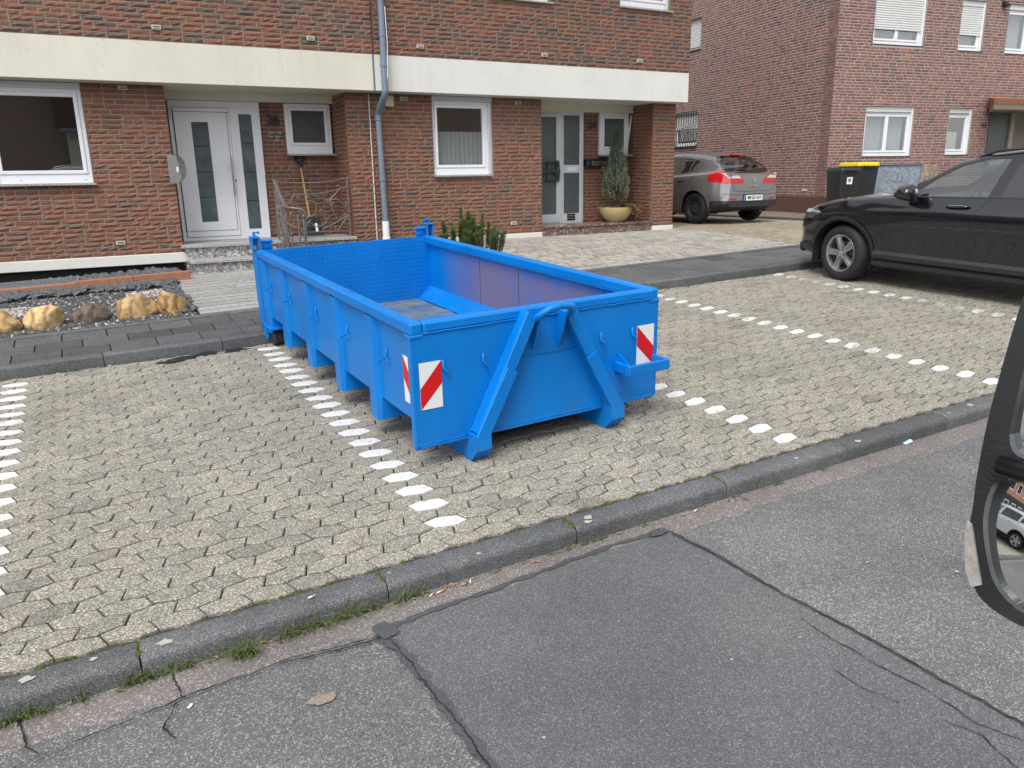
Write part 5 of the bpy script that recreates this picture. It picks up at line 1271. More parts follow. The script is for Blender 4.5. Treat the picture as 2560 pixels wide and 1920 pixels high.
        mr = link('door_mirror', me, t); mb = MB(); mb.tube([(sg*.86, -1.68, 1.04), (sg*.93, -1.68, 1.06), (sg*1.0, -1.68, 1.10)], .03, 8); mb.build('mirror_foot', m_trim, mr)
        # roof rail
        mb = MB(); mb.tube([(sg*.63, -2.2, 1.53), (sg*.635, -2.4, 1.605), (sg*.63, -2.8, 1.64), (sg*.62, -3.5, 1.625), (sg*.60, -4.0, 1.545)], .014, 6); mb.build('roof_rail', m_trim if full else m_chrome, t, smooth=True)
        for yy in (FA, RA): wheel(t, sg*.925, yy, sg, RW-.005, .235, .235, 'alloy', -11 if yy == FA and full else 0)
    # nose
    MB().cbox(-.45, .45, -.05, .012, .52, .74, .02).build('grille', m_trim, t); MB().cbox(-.40, .40, .0, .022, .62, .64, .004).build('grille_bar', m_chrome, t)
    MB().cbox(-.7, .7, -.12, -.01, .28, .42, .03).build('bumper_intake', m_trim, t)
    # tail
    for sg in (1, -1): MB().cbox(*sorted((sg*.35, sg*.78)), -L-.012, -L+.12, .86, .98, .03).build('tail_light', m_redl, t)
    MB().box(-.26, .26, -L-.012, -L+.05, .70, .81).build('number_plate', m_refl, t); MB().cbox(-.72, .72, -L-.02, -L+.1, .42, .58, .03).build('rear_bumper', m_trim, t)
    mb = MB(); mb.add([(-.62, -4.27, 1.47), (.62, -4.27, 1.47), (.66, -4.585, 1.10), (-.66, -4.585, 1.10)], [(0, 1, 2, 3)]); mb.build('rear_screen', m_tglass, t)
    # cabin
    mb = MB(); mb.cbox(-.80, .80, -1.95, -1.35, .7, 1.06, .06); mb.cbox(-.7, .7, -4.2, -1.4, .35, .45, .02); mb.build('dashboard', m_seat, t)
    for x in (-.37, .37): seat(t, x, -2.25)
    for x in (-.4, .4): seat(t, x, -3.15)
    mb = MB(); mb.X = T(-.37, -2.02, 1.03) @ Matrix.Rotation(R(-65), 4, 'X'); mb.tube([(math.cos(2*math.pi*i/24)*.185, math.sin(2*math.pi*i/24)*.185, 0) for i in range(24)], .016, 6, closed=True)
    mb.cbox(-.07, .07, -.05, .05, -.02, .02, .01); mb.cbox(-.18, .18, -.015, .015, -.01, .008, .004); mb.cbox(-.015, .015, -.18, 0, -.01, .008, .004); mb.build('steering_wheel', m_seat, t)
    return t
m_blackp = car_paint('black_car_paint', (.004, .004, .007), .2, 0, 0, .03)
SUVM = T(8.47, 6.70, 0) @ RZ(4.2) @ T(.925, .80, 0)
build_suv('parked_suv', 'black SUV parked nose to the sidewalk at the right', SUVM, m_blackp)
# ------------------------------------------------------------------ grey hatchback seen from behind (rear at y=-L)
def build_hatch(name, label, M, paintm):
    L = 4.30; t = thing(name, label, 'car', M)
    tabs = dict(
        zb=[(0, .26), (.4, .20), (1, .18), (3.6, .20), (4.0, .26), (L, .34)],
        wsill=[(0, .50), (.12, .74), (.4, .82), (.9, .84), (3.6, .84), (4.0, .80), (4.2, .76), (L, .70)],
        zsill=[(0, .34), (.5, .28), (1.2, .25), (3.4, .26), (4.0, .32), (L, .40)],
        wmax=[(0, .56), (.06, .68), (.18, .79), (.45, .87), (.85, .90), (1.4, .90), (3.0, .905), (3.6, .905), (3.95, .865), (4.15, .78), (L, .66)],
        zmax=[(0, .52), (.5, .58), (1.2, .60), (3.4, .66), (L, .60)],
        wsh=[(0, .54), (.06, .66), (.18, .75), (.45, .84), (.85, .87), (1.4, .875), (3.0, .885), (3.6, .88), (3.95, .83), (4.15, .745), (L, .63)],
        zsh=[(0, .62), (.1, .66), (.35, .74), (.8, .80), (1.3, .85), (2.2, .90), (3.4, .93), (4.0, .95), (4.2, .93), (L, .90)],
        wbelt=[(0, .5), (.06, .6), (.18, .70), (.45, .77), (.85, .80), (1.4, .82), (2.0, .83), (3.0, .815), (3.6, .78), (4.0, .74), (4.2, .70), (L, .665)],
        zbelt=[(0, .66), (.1, .70), (.35, .80), (.8, .87), (1.3, .92), (2.2, .965), (3.0, .99), (3.6, 1.03), (4.0, 1.04), (4.2, 1.0), (L, .96)],
        wrail=[(0, .44), (.18, .58), (.45, .66), (.9, .70), (1.3, .72), (1.7, .66), (2.1, .60), (2.6, .575), (3.3, .555), (3.75, .545), (3.95, .60), (4.15, .64), (L, .645)],
        zrail=[(0, .69), (.12, .74), (.4, .83), (.9, .91), (1.3, .955), (1.7, 1.16), (2.05, 1.33), (2.4, 1.395), (2.8, 1.405), (3.3, 1.375), (3.7, 1.315), (3.9, 1.20), (4.1, 1.04), (4.2, .99), (L, .95)],
        ztop=[(0, .72), (.12, .77), (.4, .86), (.9, .94), (1.3, .985), (1.7, 1.19), (2.05, 1.37), (2.4, 1.445), (2.8, 1.465), (3.3, 1.44), (3.72, 1.385), (3.9, 1.24), (4.1, 1.06), (4.2, 1.005), (L, .965)],
        bow=[(0, .004), (1.4, .005), (2.0, .03), (3.4, .03), (3.9, .01), (L, .004)])
    bm = car_body(L, tabs, 96)
    FA, RA, RW, AR = -.87, -3.51, .315, .365
    arch(bm, FA, AR, RW, t, .885); arch(bm, RA, AR, RW, t, .885)
    side = lambda f: abs(f.normal.x) > .35 and abs(f.calc_center_median().x) > .45
    W1 = [(-1.55, .97), (-2.40, 1.0), (-2.44, 1.33), (-2.15, 1.32), (-1.85, 1.18)]; W2 = [(-2.50, 1.005), (-3.22, 1.03), (-3.26, 1.30), (-2.9, 1.335), (-2.53, 1.34)]; W3 = [(-3.26, 1.035), (-3.46, 1.06), (-3.62, 1.17), (-3.52, 1.235), (-3.30, 1.29)]
    for nm, w_ in (('front_window', W1), ('rear_window', W2), ('quarter_window', W3)):
        for sg in (1, -1): patch_obj(cut_patch(bm, w_, 'x', lambda f: side(f) and f.calc_center_median().x*sg > 0), nm, m_cglass, t)
    patch_obj(cut_patch(bm, [(-.62, -1.38), (.62, -1.38), (.54, -2.08), (-.54, -2.08)], 'z', lambda f: f.normal.z > .2 and f.calc_center_median().z > .95), 'windscreen', m_cglass, t)
    rear = lambda f: f.calc_center_median().y < -3.66
    rw = [(-.60, 1.03), (-.64, 1.08), (-.57, 1.26), (-.50, 1.335), (-.3, 1.36), (.3, 1.36), (.50, 1.335), (.57, 1.26), (.64, 1.08), (.60, 1.03), (.3, 1.0), (-.3, 1.0)]
    rwo = patch_obj(cut_patch(bm, rw, 'y', lambda f: rear(f) and f.normal.y < -.15 and abs(f.calc_center_median().x) < .66), 'rear_screen', m_cglass, t)
    tl = [(.28, .80), (.28, .865), (.36, .93), (.50, .99), (.68, 1.03), (.84, 1.02), (.90, .93), (.90, .86), (.70, .80)]
    for sg in (1, -1):
        pl = [(sg*a, b) for a, b in tl][::sg]
        up_ = [(sg*a, max(b, .895)) for a, b in tl][::sg]
        d = cut_patch(bm, pl, 'y', lambda f: f.calc_center_median().y < -3.84 and f.calc_center_median().x*sg > .2 and abs(f.normal.z) < .9, True, lambda f: min(v.co.y for v in f.verts) < -3.84 and max(v.co.x*sg for v in f.verts) > .2 and abs(f.normal.z) < .95)
        o = patch_obj(d, 'tail_light', m_redl, t, .004)
        b2 = bmesh.new()
        for vs, nn in d:
            try: b2.faces.new([b2.verts.new(v+nn*.004) for v in vs])
            except ValueError: pass
        bmesh.ops.remove_doubles(b2, verts=b2.verts, dist=.0005)
        cl = cut_patch(b2, [(sg*a, b) for a, b in [(.36, .90), (.44, .955), (.60, .998), (.74, 1.008), (.66, .90)]][::sg], 'y', None, False); b2.free()
        patch_obj(cl, 'clear_lens', m_whl, o, .003)
    patch_obj(cut_patch(bm, [(-3.90, .1), (-4.5, .1), (-4.5, .465), (-3.93, .465)], 'x', None), 'bumper_skirt', m_trim, t, .003)
    bvh = BVHTree.FromBMesh(bm); finish_body(bm, paintm, t)
    def rearY(x, z):
        loc, nrm, _, _ = bvh.ray_cast(Vector((x, -8, z)), Vector((0, 1, 0))); return (loc.y, nrm) if loc else (-L, Vector((0, -1, 0)))
    # tailgate outline, bumper
    for pts in ([(-.62, 1.02), (-.66, .93), (-.60, .80), (-.53, .66), (-.45, .645), (.45, .645), (.53, .66), (.60, .80), (.66, .93), (.62, 1.02)], [(-.78, .60), (-.45, .575), (.45, .575), (.78, .60)]): ribbon_on(bvh, pts, .008, .001, 1, 'shut_line', m_dark, t, 'y')
    y0, _ = rearY(0, .55)
    mb = MB(); mb.cbox(-.29, .29, y0-.012, y0+.03, .435, .595, .01); mb.build('plate_recess', m_trim, t)
    mb = MB(); mb.box(-.26, .26, y0-.0215, y0-.0135, .46, .57); np_ = mb.build('number_plate', m_refl, t)
    MB().box(-.26, -.215, y0-.0225, y0-.021, .462, .568).build('plate_band', plain('eu_blue', (.01, .06, .42), .4, .1, 10), np_)
    text_mesh('BM GH 1610', .098, m_dark, 'plate_text', np_, T(.022, y0-.0225, .515) @ FRONT, .0008, .0022, .72)
    mb = MB(); [mb.lathe([(0, 0), (.0085, 0)], 8, ax='y', o=(-.088, y0-.0225, z), cap=False) for z in (.53, .5)]; mb.build('plate_seal', m_galv, np_)
    yb, nb = rearY(0, .86)
    mb = MB(); q = [(0, .925), (-.042, .865), (0, .805), (.042, .865)]; q2 = [(0, .895), (-.022, .865), (0, .835), (.022, .865)]
    vs = []
    for lay, pts in ((0, q), (1, q2)):
        for a, b in pts: vs.append((a, rearY(a, b)[0]-.012, b))
    mb.add(vs, [[i, (i+1) % 4, 4+(i+1) % 4, 4+i] for i in range(4)]); mb.build('emblem', m_chrome, t)
    yt, _ = rearY(0, .745)
    text_mesh('MEGANE', .052, m_chrome, 'model_script', t, T(0, yt-.008, .745) @ FRONT, .003, .001, 1.35)
    for sg in (1, -1): 
        ribbon_on(bvh, [(sg*.46, .495), (sg*.64, .50)], .03, .004, 1, 'reflector', m_redl, t, 'y')
    # spoiler brake light, wiper, antenna
    mb = MB(); mb.cbox(-.13, .13, -3.79, -3.70, 1.365, 1.395, .008); mb.build('brake_light', m_redl, t)
    yw, _ = -4.03, 0
    mb = MB(); mb.tube([(.02, -4.13, 1.035), (-.12, -4.10, 1.075), (-.42, -4.085, 1.085)], [.02, .014, .006], 6); mb.cbox(-.04, .06, -4.16, -4.08, 1.015, 1.06, .02); mb.build('wiper', m_black, t)
    MB().tube([(0, -3.35, 1.43), (.0, -3.43, 1.60)], [.006, .0025], 5).build('antenna', m_black, t)
    for sg in (1, -1):
        for pts in ([(-1.36, .32), (-1.38, .7), (-1.3, .93)], [(-2.42, .34), (-2.44, .7), (-2.45, .99)], [(-3.10, .42), (-3.16, .60), (-3.40, .85), (-3.52, 1.05)], [(-1.36, .33), (-2.4, .33), (-3.08, .36)]): ribbon_on(bvh, pts, .008, .001, sg, 'shut_line', m_dark, t)
        for hy_ in (-2.22, -3.14):
            loc, nrm, _, _ = bvh.ray_cast(Vector((sg*3, hy_, .85)), Vector((-sg, 0, 0)))
            if loc: MB().tube([(loc.x+sg*.004, hy_+.10, .845), (loc.x+sg*.035, hy_+.06, .852), (loc.x+sg*.035, hy_-.06, .86), (loc.x+sg*.004, hy_-.10, .862)], .013, 8).build('door_handle', m_trim, t, smooth=True)
        for yy in (FA, RA): wheel(t, sg*.875, yy, sg, RW, .205, .205, 'steel' if yy == RA or 1 else 'alloy')
        mb = MB(); mb.X = T(sg*.97, -1.62, 1.0); mb.cbox(-.10, .10, -.05, .06, -.06, .06, .035); mb.build('door_mirror', paintm, t)
    mb = MB(); mb.cbox(-.72, .72, -1.9, -1.3, .6, .92, .05); mb.cbox(-.65, .65, -4.0, -1.4, .28, .36, .02); mb.box(-.6, .6, -3.98, -3.3, .3, .85); mb.build('dashboard', m_seat, t)
    for x in (-.36, .36): seat(t, x, -2.15, .48, .5, .6)
    for x in (-.4, 0, .4): seat(t, x, -2.98, .42, .52, .55)
    MB().tube([(.3, -4.25, .24), (.3, -4.1, .24)], .025, 8).build('exhaust', m_rimd, t)
    return t
m_greyp = car_paint('grey_car_paint', (.265, .245, .255), .3, .5, 0, .05)
# stands on the garage driveway: local house frame, facing into the yard
HATM = HM @ T(4.12, .10+4.30, .022) @ RZ(1.5)
build_hatch('parked_hatchback', 'grey metallic hatchback seen from behind on the driveway beside the house', HATM, m_greyp)
# ================================================================== street furniture and small things
# wheelie bins (rear-wheeled), origin at base centre, handle side at -x
def bin_(name, label, M, w, d, h, mbody, mlid, sticker=False):
    t = thing(name, label, 'bin', M, 'wheelie bins by the neighbouring house')
    b = .82; mb = MB(); zs = [(0, .0), (.04, .02), (.3, .09), (.88, 1.0), (.90, 1.06), (.94, 1.06)]
    vs = []
    def ring(k_, z):
        W_, D_ = (w*b + (w-w*b)*k_)/2, (d*b+(d-d*b)*k_)/2; r_ = .05; out = []
        for cx, cy, a0 in ((W_-r_, -D_+r_, -90), (W_-r_, D_-r_, 0), (-W_+r_, D_-r_, 90), (-W_+r_, -D_+r_, 180)):
            for q in range(4): a = R(a0+q*30); out.append((cx+math.cos(a)*r_, cy+math.sin(a)*r_, z))
        return out
    prof = [(.0, .03*h), (.05, .05*h), (1.0, .86*h), (1.14, .865*h), (1.14, .91*h)]
    n = 16
    for k_, z in prof: vs += ring(k_, z)
    fs = [list(range(n))[::-1]]
    for i in range(len(prof)-1): fs += [[i*n+j, i*n+(j+1) % n, (i+1)*n+(j+1) % n, (i+1)*n+j] for j in range(n)]
    mb.add(vs, fs); mb.build('body', mbody, t, smooth=True, auto=40)
    mb = MB(); vs = ring(1.2, .905*h) + ring(1.22, .935*h) + ring(1.0, .965*h) + ring(.6, .985*h); fs = []
    for i in range(3): fs += [[i*n+j, i*n+(j+1) % n, (i+1)*n+(j+1) % n, (i+1)*n+j] for j in range(n)]
    fs.append([3*n+j for j in range(n)]); mb.add(vs, fs); mb.cbox(-w*.30, w*.30, d*.52, d*.60, .90*h, .945*h, .01); lid = mb.build('lid', mlid, t, smooth=True, auto=35)
    mb = MB(); mb.tube([(-w*.38, -d*.60, .94*h), (w*.38, -d*.60, .94*h)], .016, 8); [mb.tube([(x, -d*.60, .94*h), (x, -d*.5, .90*h)], .014, 6) for x in (-w*.36, 0, w*.36)]; mb.build('handle', mbody, t)
    for sx in (-1, 1): MB().lathe([(0, 0), (.06, 0), (.1, .004), (.1, .05), (.06, .054), (0, .05)], 24, ax='x', o=(sx*w*.42-(.05 if sx > 0 else 0), -d*.42, .1)).build('wheel', m_tyre, t, smooth=True, auto=40)
    if sticker:
        mb = MB(); mb.X = T(.03, d*.5+.004, .70*h) @ Matrix.Rotation(R(-4.5), 4, 'X'); mb.box(-.07, .07, .0, .002, -.08, .07); o = mb.build('sticker', m_refl, t)
        mb = MB(); mb.X = T(.03, d*.5+.004, .70*h) @ Matrix.Rotation(R(-4.5), 4, 'X'); mb.box(-.03, .04, .002, .003, -.03, .04); mb.build('sticker_print', m_galv, o)
    return t
m_bin = plain('bin_plastic', (.018, .020, .023), .5, .15, 8); m_ylid = plain('yellow_lid', (.72, .52, .01), .45, .08, 8)
bin_('wheelie_bin', 'dark grey wheelie bin with white sticker and matching lid', RM @ T(-.45, -1.0, .0) @ RZ(172), .50, .55, .95, m_bin, m_bin, True)
bin_('wheelie_bin', 'black wheelie bin with a bright yellow lid beside the metal cabinet', RM @ T(.36, -.62, .0) @ RZ(176), .58, .66, 1.07, m_bin, m_ylid)
# galvanised cabinet with two doors
k = NT('spangled_zinc'); p = k.pos(); v = k.n('TexVoronoi', {'Vector': p, 'Scale': 22, 'Randomness': 1.0}).outputs['Color']; sp = k.n('SeparateColor', {'Color': v}).outputs[0]
m_spang = k.out(k.ramp(sp, [(0, (.20, .25, .29)), (.5, (.26, .31, .35)), (1, (.38, .43, .46))]), k.mapr(sp, 0, 1, .35, .6), Metallic=.35)
cb = thing('metal_cabinet', 'galvanised two-door metal cabinet against the neighbouring house', 'cabinet', RM @ T(1.10, -.42, .0))
MB().cbox(.0, 1.44, .02, .36, -.15, .99, .006).build('body', m_galv, cb)
mb = MB(); mb.cbox(-.03, 1.47, -.03, .38, .985, 1.01, .005); mb.build('roof', m_zinc, cb)
mb = MB(); frame_rect(mb, -.005, 1.445, -.15, .985, .035, -.004, .02); mb.build('frame', m_zinc, cb)
for a, b, hx_ in ((.035, .717, .60), (.723, 1.405, .80)):
    o = MB().cbox(a, b, .002, .018, -.10, .95, .004).build('door', m_spang, cb); MB().cbox(hx_-.05, hx_+.06, -.012, .001, .60, .63, .006).build('handle', m_steel, o)
m_aggr = speck('washed_aggregate', (.30, .23, .15), (.05, .04, .035), (.62, .55, .45), 42, .8, .2, .9, 1.0, .1, None, .02)
tag(MB().cbox(2.60, 3.16, -.35, -.05, -.2, 1.0, .01).build('concrete_box', m_aggr, None, RM), 'washed aggregate concrete box beside the metal cabinet', 'box')
tag(MB().cbox(-.3, .3, -.2, .2, 0, .2, .02).build('planter', m_aggr, None, RM @ T(5.8, -.5, .9)), 'planter box with yellow-green leaves in the neighbouring porch', 'planter')
# snow shovel leaning in the left entrance (house frame)
sh = thing('snow_shovel', 'snow shovel with wooden handle leaning in the entrance', 'shovel', HM)
m_wood = plain('ash_wood', (.50, .30, .12), .55, .15, 12)
a, b = Vector((-4.80, .36, .30)), Vector((-4.815, .655, 1.24)); MB().tube([a, b], .017, 8).build('shaft', m_wood, sh, smooth=True, auto=50)
mb = MB(); d = (b-a).normalized(); mb.tube([b-d*.02, b+d*.05], .024, 8); g1 = b+d*.05; mb.tube([g1, g1+Vector((-.065, .01, .05)), g1+Vector((-.07, .012, .10))], .014, 6); mb.tube([g1, g1+Vector((.065, .01, .05)), g1+Vector((.07, .012, .10))], .014, 6); mb.tube([g1+Vector((-.085, .012, .105)), g1+Vector((.085, .012, .105))], .017, 8); mb.build('grip', m_black, sh, smooth=True, auto=50)
mb = MB(); mb.X = T(-4.80, .27, .19) @ Matrix.Rotation(R(-22), 4, 'X'); mb.cbox(-.15, .15, 0, .014, .012, .31, .004); bl = mb.build('blade', m_black, sh); mb = MB(); mb.X = T(-4.80, .27, .19) @ Matrix.Rotation(R(-22), 4, 'X')
for x in (-.145, -.1, -.05, .0, .05, .1, .139): mb.cbox(x, x+.008, -.012, 0, .02, .30, .002)
mb.cbox(-.025, .033, -.03, -.0121, .12, .33, .01)
mb.build('blade_rib', m_black, bl)
mb = MB(); mb.X = T(-4.80, .27, .19) @ Matrix.Rotation(R(-22), 4, 'X'); mb.cbox(-.152, .152, -.004, .018, .0, .012, .002); mb.build('blade_edge', m_steel, bl); mb = MB(); mb.X = T(-4.80, .27, .19) @ Matrix.Rotation(R(-22), 4, 'X'); mb.box(.045, .085, -.0135, -.0122, .07, .21); mb.build('price_tag', m_refl, bl)
# wrought iron railing of the left entrance
rl = thing('stair_railing', 'wrought iron railing with scrolls and curved handrail on the granite steps', 'railing', HM)
MB().tube([(-4.325, -.06, .18), (-4.325, -.06, 1.03), (-4.30, -.06, 1.08)], .014, 4).build('post', m_iron, rl); MB().tube([(-5.40, -.06, .18), (-5.40, -.06, 1.03)], .014, 4).build('post', m_iron, rl)
def sagx(x, z, sag): u = (x+5.40)/1.08; return (x, -.06, z + (u-.5)*.0 - sag*4*u*(1-u))
for z0, z1, sg_ in ((1.03, 1.055, .05), (.88, .93, .07)):
    MB().tube([(-5.40+1.08*i/14, -.06, z0+(z1-z0)*i/14 - sg_*4*(i/14)*(1-i/14)) for i in range(15)], .008, 6).build('rail', m_iron, rl, smooth=True)
MB().tube([(-5.40, -.06, .29), (-4.32, -.06, .275)], .008, 6).build('rail', m_iron, rl)
def scroll(par, P, c0, c1, r0=.045, y=-.06, turns=1.1, s0=1, s1=1, r_=.0085, ax='x'):
    """path P (2D) with a curl at both ends"""
    pts = catmull([tuple(p) for p in P], 6)
    def curl(p, q, s_):
        dx, dz = p[0]-q[0], p[1]-q[1]; l = math.hypot(dx, dz) or 1; dx /= l; dz /= l; nx, nz = -dz*s_, dx*s_; out = []
        cx, cz = p[0]+nx*r0, p[1]+nz*r0; a0 = math.atan2(p[1]-cz, p[0]-cx)
        for i in range(1, 13):
            t_ = i/12; a = a0 + s_*t_*turns*2*math.pi*.75; rr = r0*(1-.55*t_); out.append((cx+math.cos(a)*rr, cz+math.sin(a)*rr))
        return out
    path = (curl(pts[0], pts[1], s0)[::-1] if c0 else []) + pts + (curl(pts[-1], pts[-2], s1) if c1 else [])
    P3 = [(p[0], y, p[1]) if ax == 'x' else (y, p[0], p[1]) for p in path]
    MB().tube(P3, r_, 5).build('scroll', m_iron, par, smooth=True)
for P, s0, s1 in [([(-4.44, .90), (-4.60, .74), (-4.62, .70)], 1, 1), ([(-4.58, .745), (-4.48, .74), (-4.40, .66)], 1, 1), ([(-4.60, .72), (-4.58, .60), (-4.50, .45)], 1, 1),
                  ([(-5.12, .83), (-5.22, .72), (-5.33, .64)], -1, 1), ([(-5.25, .72), (-5.12, .70), (-5.05, .52)], 1, 1), ([(-4.93, .74), (-4.82, .70), (-4.84, .55), (-4.95, .50)], -1, 1),
                  ([(-4.36, .50), (-4.55, .40), (-4.72, .33)], -1, 1), ([(-4.76, .55), (-4.68, .48), (-4.70, .40), (-4.84, .36), (-4.92, .42)], -1, 1), ([(-4.36, .48), (-4.46, .36), (-4.50, .31)], 1, -1), ([(-5.02, .45), (-4.98, .38), (-5.06, .31)], 1, 1), ([(-4.92, .84), (-4.7, .76), (-4.62, .72)], -1, 1), ([(-5.30, .50), (-5.2, .38), (-5.28, .31)], 1, -1)]:
    scroll(rl, P, True, True, .036, -.06, 1.0, s0, s1)
# sloping handrail
H_ = [(-5.40, -.06, 1.04), (-5.405, -.12, 1.03), (-5.41, -.30, .92), (-5.415, -.55, .76), (-5.42, -.72, .69), (-5.39, -.80, .675), (-5.32, -.86, .665), (-5.23, -.88, .64), (-5.19, -.88, .58), (-5.19, -.875, .50)]
H2 = catmull(H_, 4); MB().tube(H2, .026, 6, flat=(1.1, .5)).build('handrail', m_iron, rl, smooth=True)
H_ = [(-5.41, -.14, .75), (-5.42, -.62, .50), (-5.40, -.82, .44), (-5.22, -.88, .36)]; MB().tube(catmull(H_, 5), .009, 5).build('rail', m_iron, rl)
H_ = [(-5.40, -.08, .26), (-5.42, -.60, .02), (-5.40, -.82, -.08), (-5.22, -.88, -.12)]; MB().tube(catmull(H_, 5), .009, 5).build('rail', m_iron, rl)
for (x, y, z0, z1) in [(-5.21, -.88, -.19, .62), (-5.42, -.70, -.19, .69), (-5.415, -.42, 0, .85)]: MB().tube([(x, y, z0), (x, y, z1)], .013, 4).build('post', m_iron, rl)
for i, yy in enumerate((-.16, -.24, -.32, -.40, -.50, -.60, -.68, -.76, -.82, -.86)):
    f_ = lerp_tab([(.06, 1.0), (.3, .90), (.55, .74), (.72, .67), (.9, .62)], -yy); xx = -5.41 if yy > -.74 else -5.41+(-.74-yy)*1.5
    P = [(yy, f_-.08), (yy+.025*math.sin(i*2), f_-.28), (yy-.03*math.cos(i*3), f_-.46), (yy+.02, f_-.62)]
    scroll(rl, P, True, True, .028, xx, 1.0, 1 if i % 2 else -1, -1 if i % 2 else 1, .012, 'y')
    MB().lathe([(0, -.02), (.018, -.008), (.02, 0), (.018, .008), (0, .02)], 8, o=(xx, yy, f_-.3-.05*(i % 3))).build('ball', m_iron, rl, smooth=True)
# round stainless letterbox on the left wall edge
lb = thing('wall_letterbox', 'half-round stainless letterbox at the edge of the brick wall', 'letterbox', HM)
n = 22; P = [(-6.70, 1.02)] + [(-6.70+.135*math.sin(math.pi*i/n), 1.21-.19*math.cos(math.pi*i/n)) for i in range(n+1)] + [(-6.70, 1.40)]
MB().prism(P, -.10, -.03, ax='y').build('body', m_steel, lb)
P = [(-6.79, 1.02), (-6.68, 1.02), (-6.635, 1.10), (-6.655, 1.27), (-6.68, 1.38), (-6.79, 1.40)]
MB().prism(P, -.112, -.101, ax='y').build('front_plate', plain('brushed_steel', (.30, .29, .275), .45, .12, 12, metal=.5), lb); MB().cbox(-6.69, -6.665, -.118, -.1125, 1.165, 1.235, .002).build('bell_button', m_refl, lb)
# black letterbox in the right entrance
lb = thing('wall_letterbox', 'black letterbox with silver lettering on the brick pier by the conifer', 'letterbox', HM)
mb = MB(); mb.cbox(.45, .90, .55, .69, 1.185, 1.315, .02); mb.build('body', m_black, lb); MB().cbox(.44, .91, .54, .69, 1.30, 1.325, .008).build('lid', m_black, lb)
MB().cbox(.555, .89, .538, .548, 1.20, 1.29, .004).build('plate', plain('pewter', (.16, .16, .17), .4, .2, 20, metal=.6), lb)
o = scrawl(lb, .58, .87, 1.245, .534, 2.2, m_steel, .004, .026)
# ------------------------------------------------------------------ plants
def leafmat(name, c0, c1, rough=.6):
    k = NT(name); return k.out(k.ramp(k.attr(), [(0, c0), (1, c1)]), rough)
m_pine = leafmat('pine_needles', (.015, .035, .009), (.10, .17, .035)); m_con = leafmat('conifer_foliage', (.045, .06, .035), (.20, .245, .165)); m_bark = plain('bark', (.10, .065, .04), .9, .3, 20)
def needle(mb, p, d, l, w, t):
    x = d.cross(Vector((0, 0, 1)));
    x = x.normalized() if x.length > 1e-4 else Vector((1, 0, 0)); x = (Matrix.Rotation(U(0, 3.1), 3, d) @ x)
    mb.add([p-x*w, p+x*w, p+d*l*.6+x*w*.8, p+d*l, p+d*l*.6-x*w*.8], [(0, 1, 2, 3, 4)], 0, t)
pn = thing('dwarf_pine', 'dark green dwarf mountain pine behind the skip', 'shrub', T(4.78, 10.0, .12))
st = MB(); nd = MB()
shoots = []
for i in range(70):
    a = U(0, 6.28); rr = U(.0, .66)*U(.6, 1); bx_, by_ = math.cos(a)*rr*1.35+.08, math.sin(a)*rr*.6
    top = (.66 - .55*rr)*U(.75, 1.2); lean = Vector((math.cos(a)*.35*rr, math.sin(a)*.25*rr, 1)).normalized()
    shoots.append((Vector((bx_*.75, by_*.75, max(.05, top*.35))), lean, max(.12, top*.62)))
for (x, z) in ((-.62, .68), (-.34, .62), (.0, .76), (.05, .6), (.36, .68), (.48, .55), (-.1, .5), (.22, .5)): shoots.append((Vector((x*.85, U(-.1, .1), z-.34)), Vector((x*.12, U(-.05, .05), 1)).normalized(), .34))
for b, d, l in shoots:
    st.tube([Vector((b.x*.3, b.y*.3, 0)), b*.8, b, b+d*l*.6, b+d*l], [.014, .011, .009, .006, .003], 5)
    nn_ = int(260*l/.3)
    for k_ in range(nn_):
        u = U(.02, 1.0)**.8; p = b + d*l*u; a = U(0, 6.28); o_ = d.orthogonal().normalized(); o_ = Matrix.Rotation(a, 3, d) @ o_
        dd = (d*U(.35, 1.1) + o_*U(.5, 1)).normalized(); needle(nd, p, dd, U(.045, .07), .0022, min(1, max(0, .25+.55*u+U(-.3, .3))))
st.build('stems', m_bark, pn); nd.build('needles', m_pine, pn)
# bowl with conifer
PB = HM @ T(.90, .26, .185)
pt = thing('plant_bowl', 'round cream bowl planter on the granite step', 'planter', PB)
prof = [(0, 0), (.14, 0), (.155, .012), (.22, .07), (.28, .15), (.31, .235), (.315, .262), (.30, .265), (.29, .24), (.2, .22), (0, .22)]
MB().lathe(prof, 40).build('bowl', plain('cream_ceramic', (.55, .44, .215), .4, .08, 5), pt, smooth=True, auto=45); MB().lathe([(0, .225), (.29, .225)], 24, cap=False).build('soil', m_soil, pt)
cf = thing('conifer', 'slim grey-green conifer growing in the cream bowl', 'conifer', PB @ T(0, 0, .22)); st = MB(); nd = MB()
st.tube([(0, 0, 0), (.01, 0, .3), (0, 0, .8), (.0, 0, 1.2)], [.03, .024, .014, .004], 6)
for i in range(430):
    z = U(0, 1)**.9; a = U(0, 6.28); Rz = (.27*(1-z)**.5)*(.8+.2*math.sin(z*6)) * (.6 if z < .06 else 1)
    rr = Rz*U(.35, 1.0); p0 = Vector((0, 0, z*1.12+.02)); p1 = Vector((math.cos(a)*rr, math.sin(a)*rr, z*1.14+.10+U(0, .08))); l = U(.10, .20); d = Vector((math.cos(a)*.22, math.sin(a)*.22, 1)).normalized()
    st.tube([p0, p0.lerp(p1, .6), p1], [.005, .004, .003], 4)
    for k_ in range(46):
        u = rnd.random(); p = p1+d*l*u + Vector((U(-1, 1), U(-1, 1), 0))*.012; a2 = U(0, 6.28); o_ = Matrix.Rotation(a2, 3, d) @ d.orthogonal().normalized()
        needle(nd, p, (d*1.3+o_*.6).normalized(), U(.02, .04), .0035, min(1, max(0, .15+.5*(rr/.26)+U(-.25, .35))))
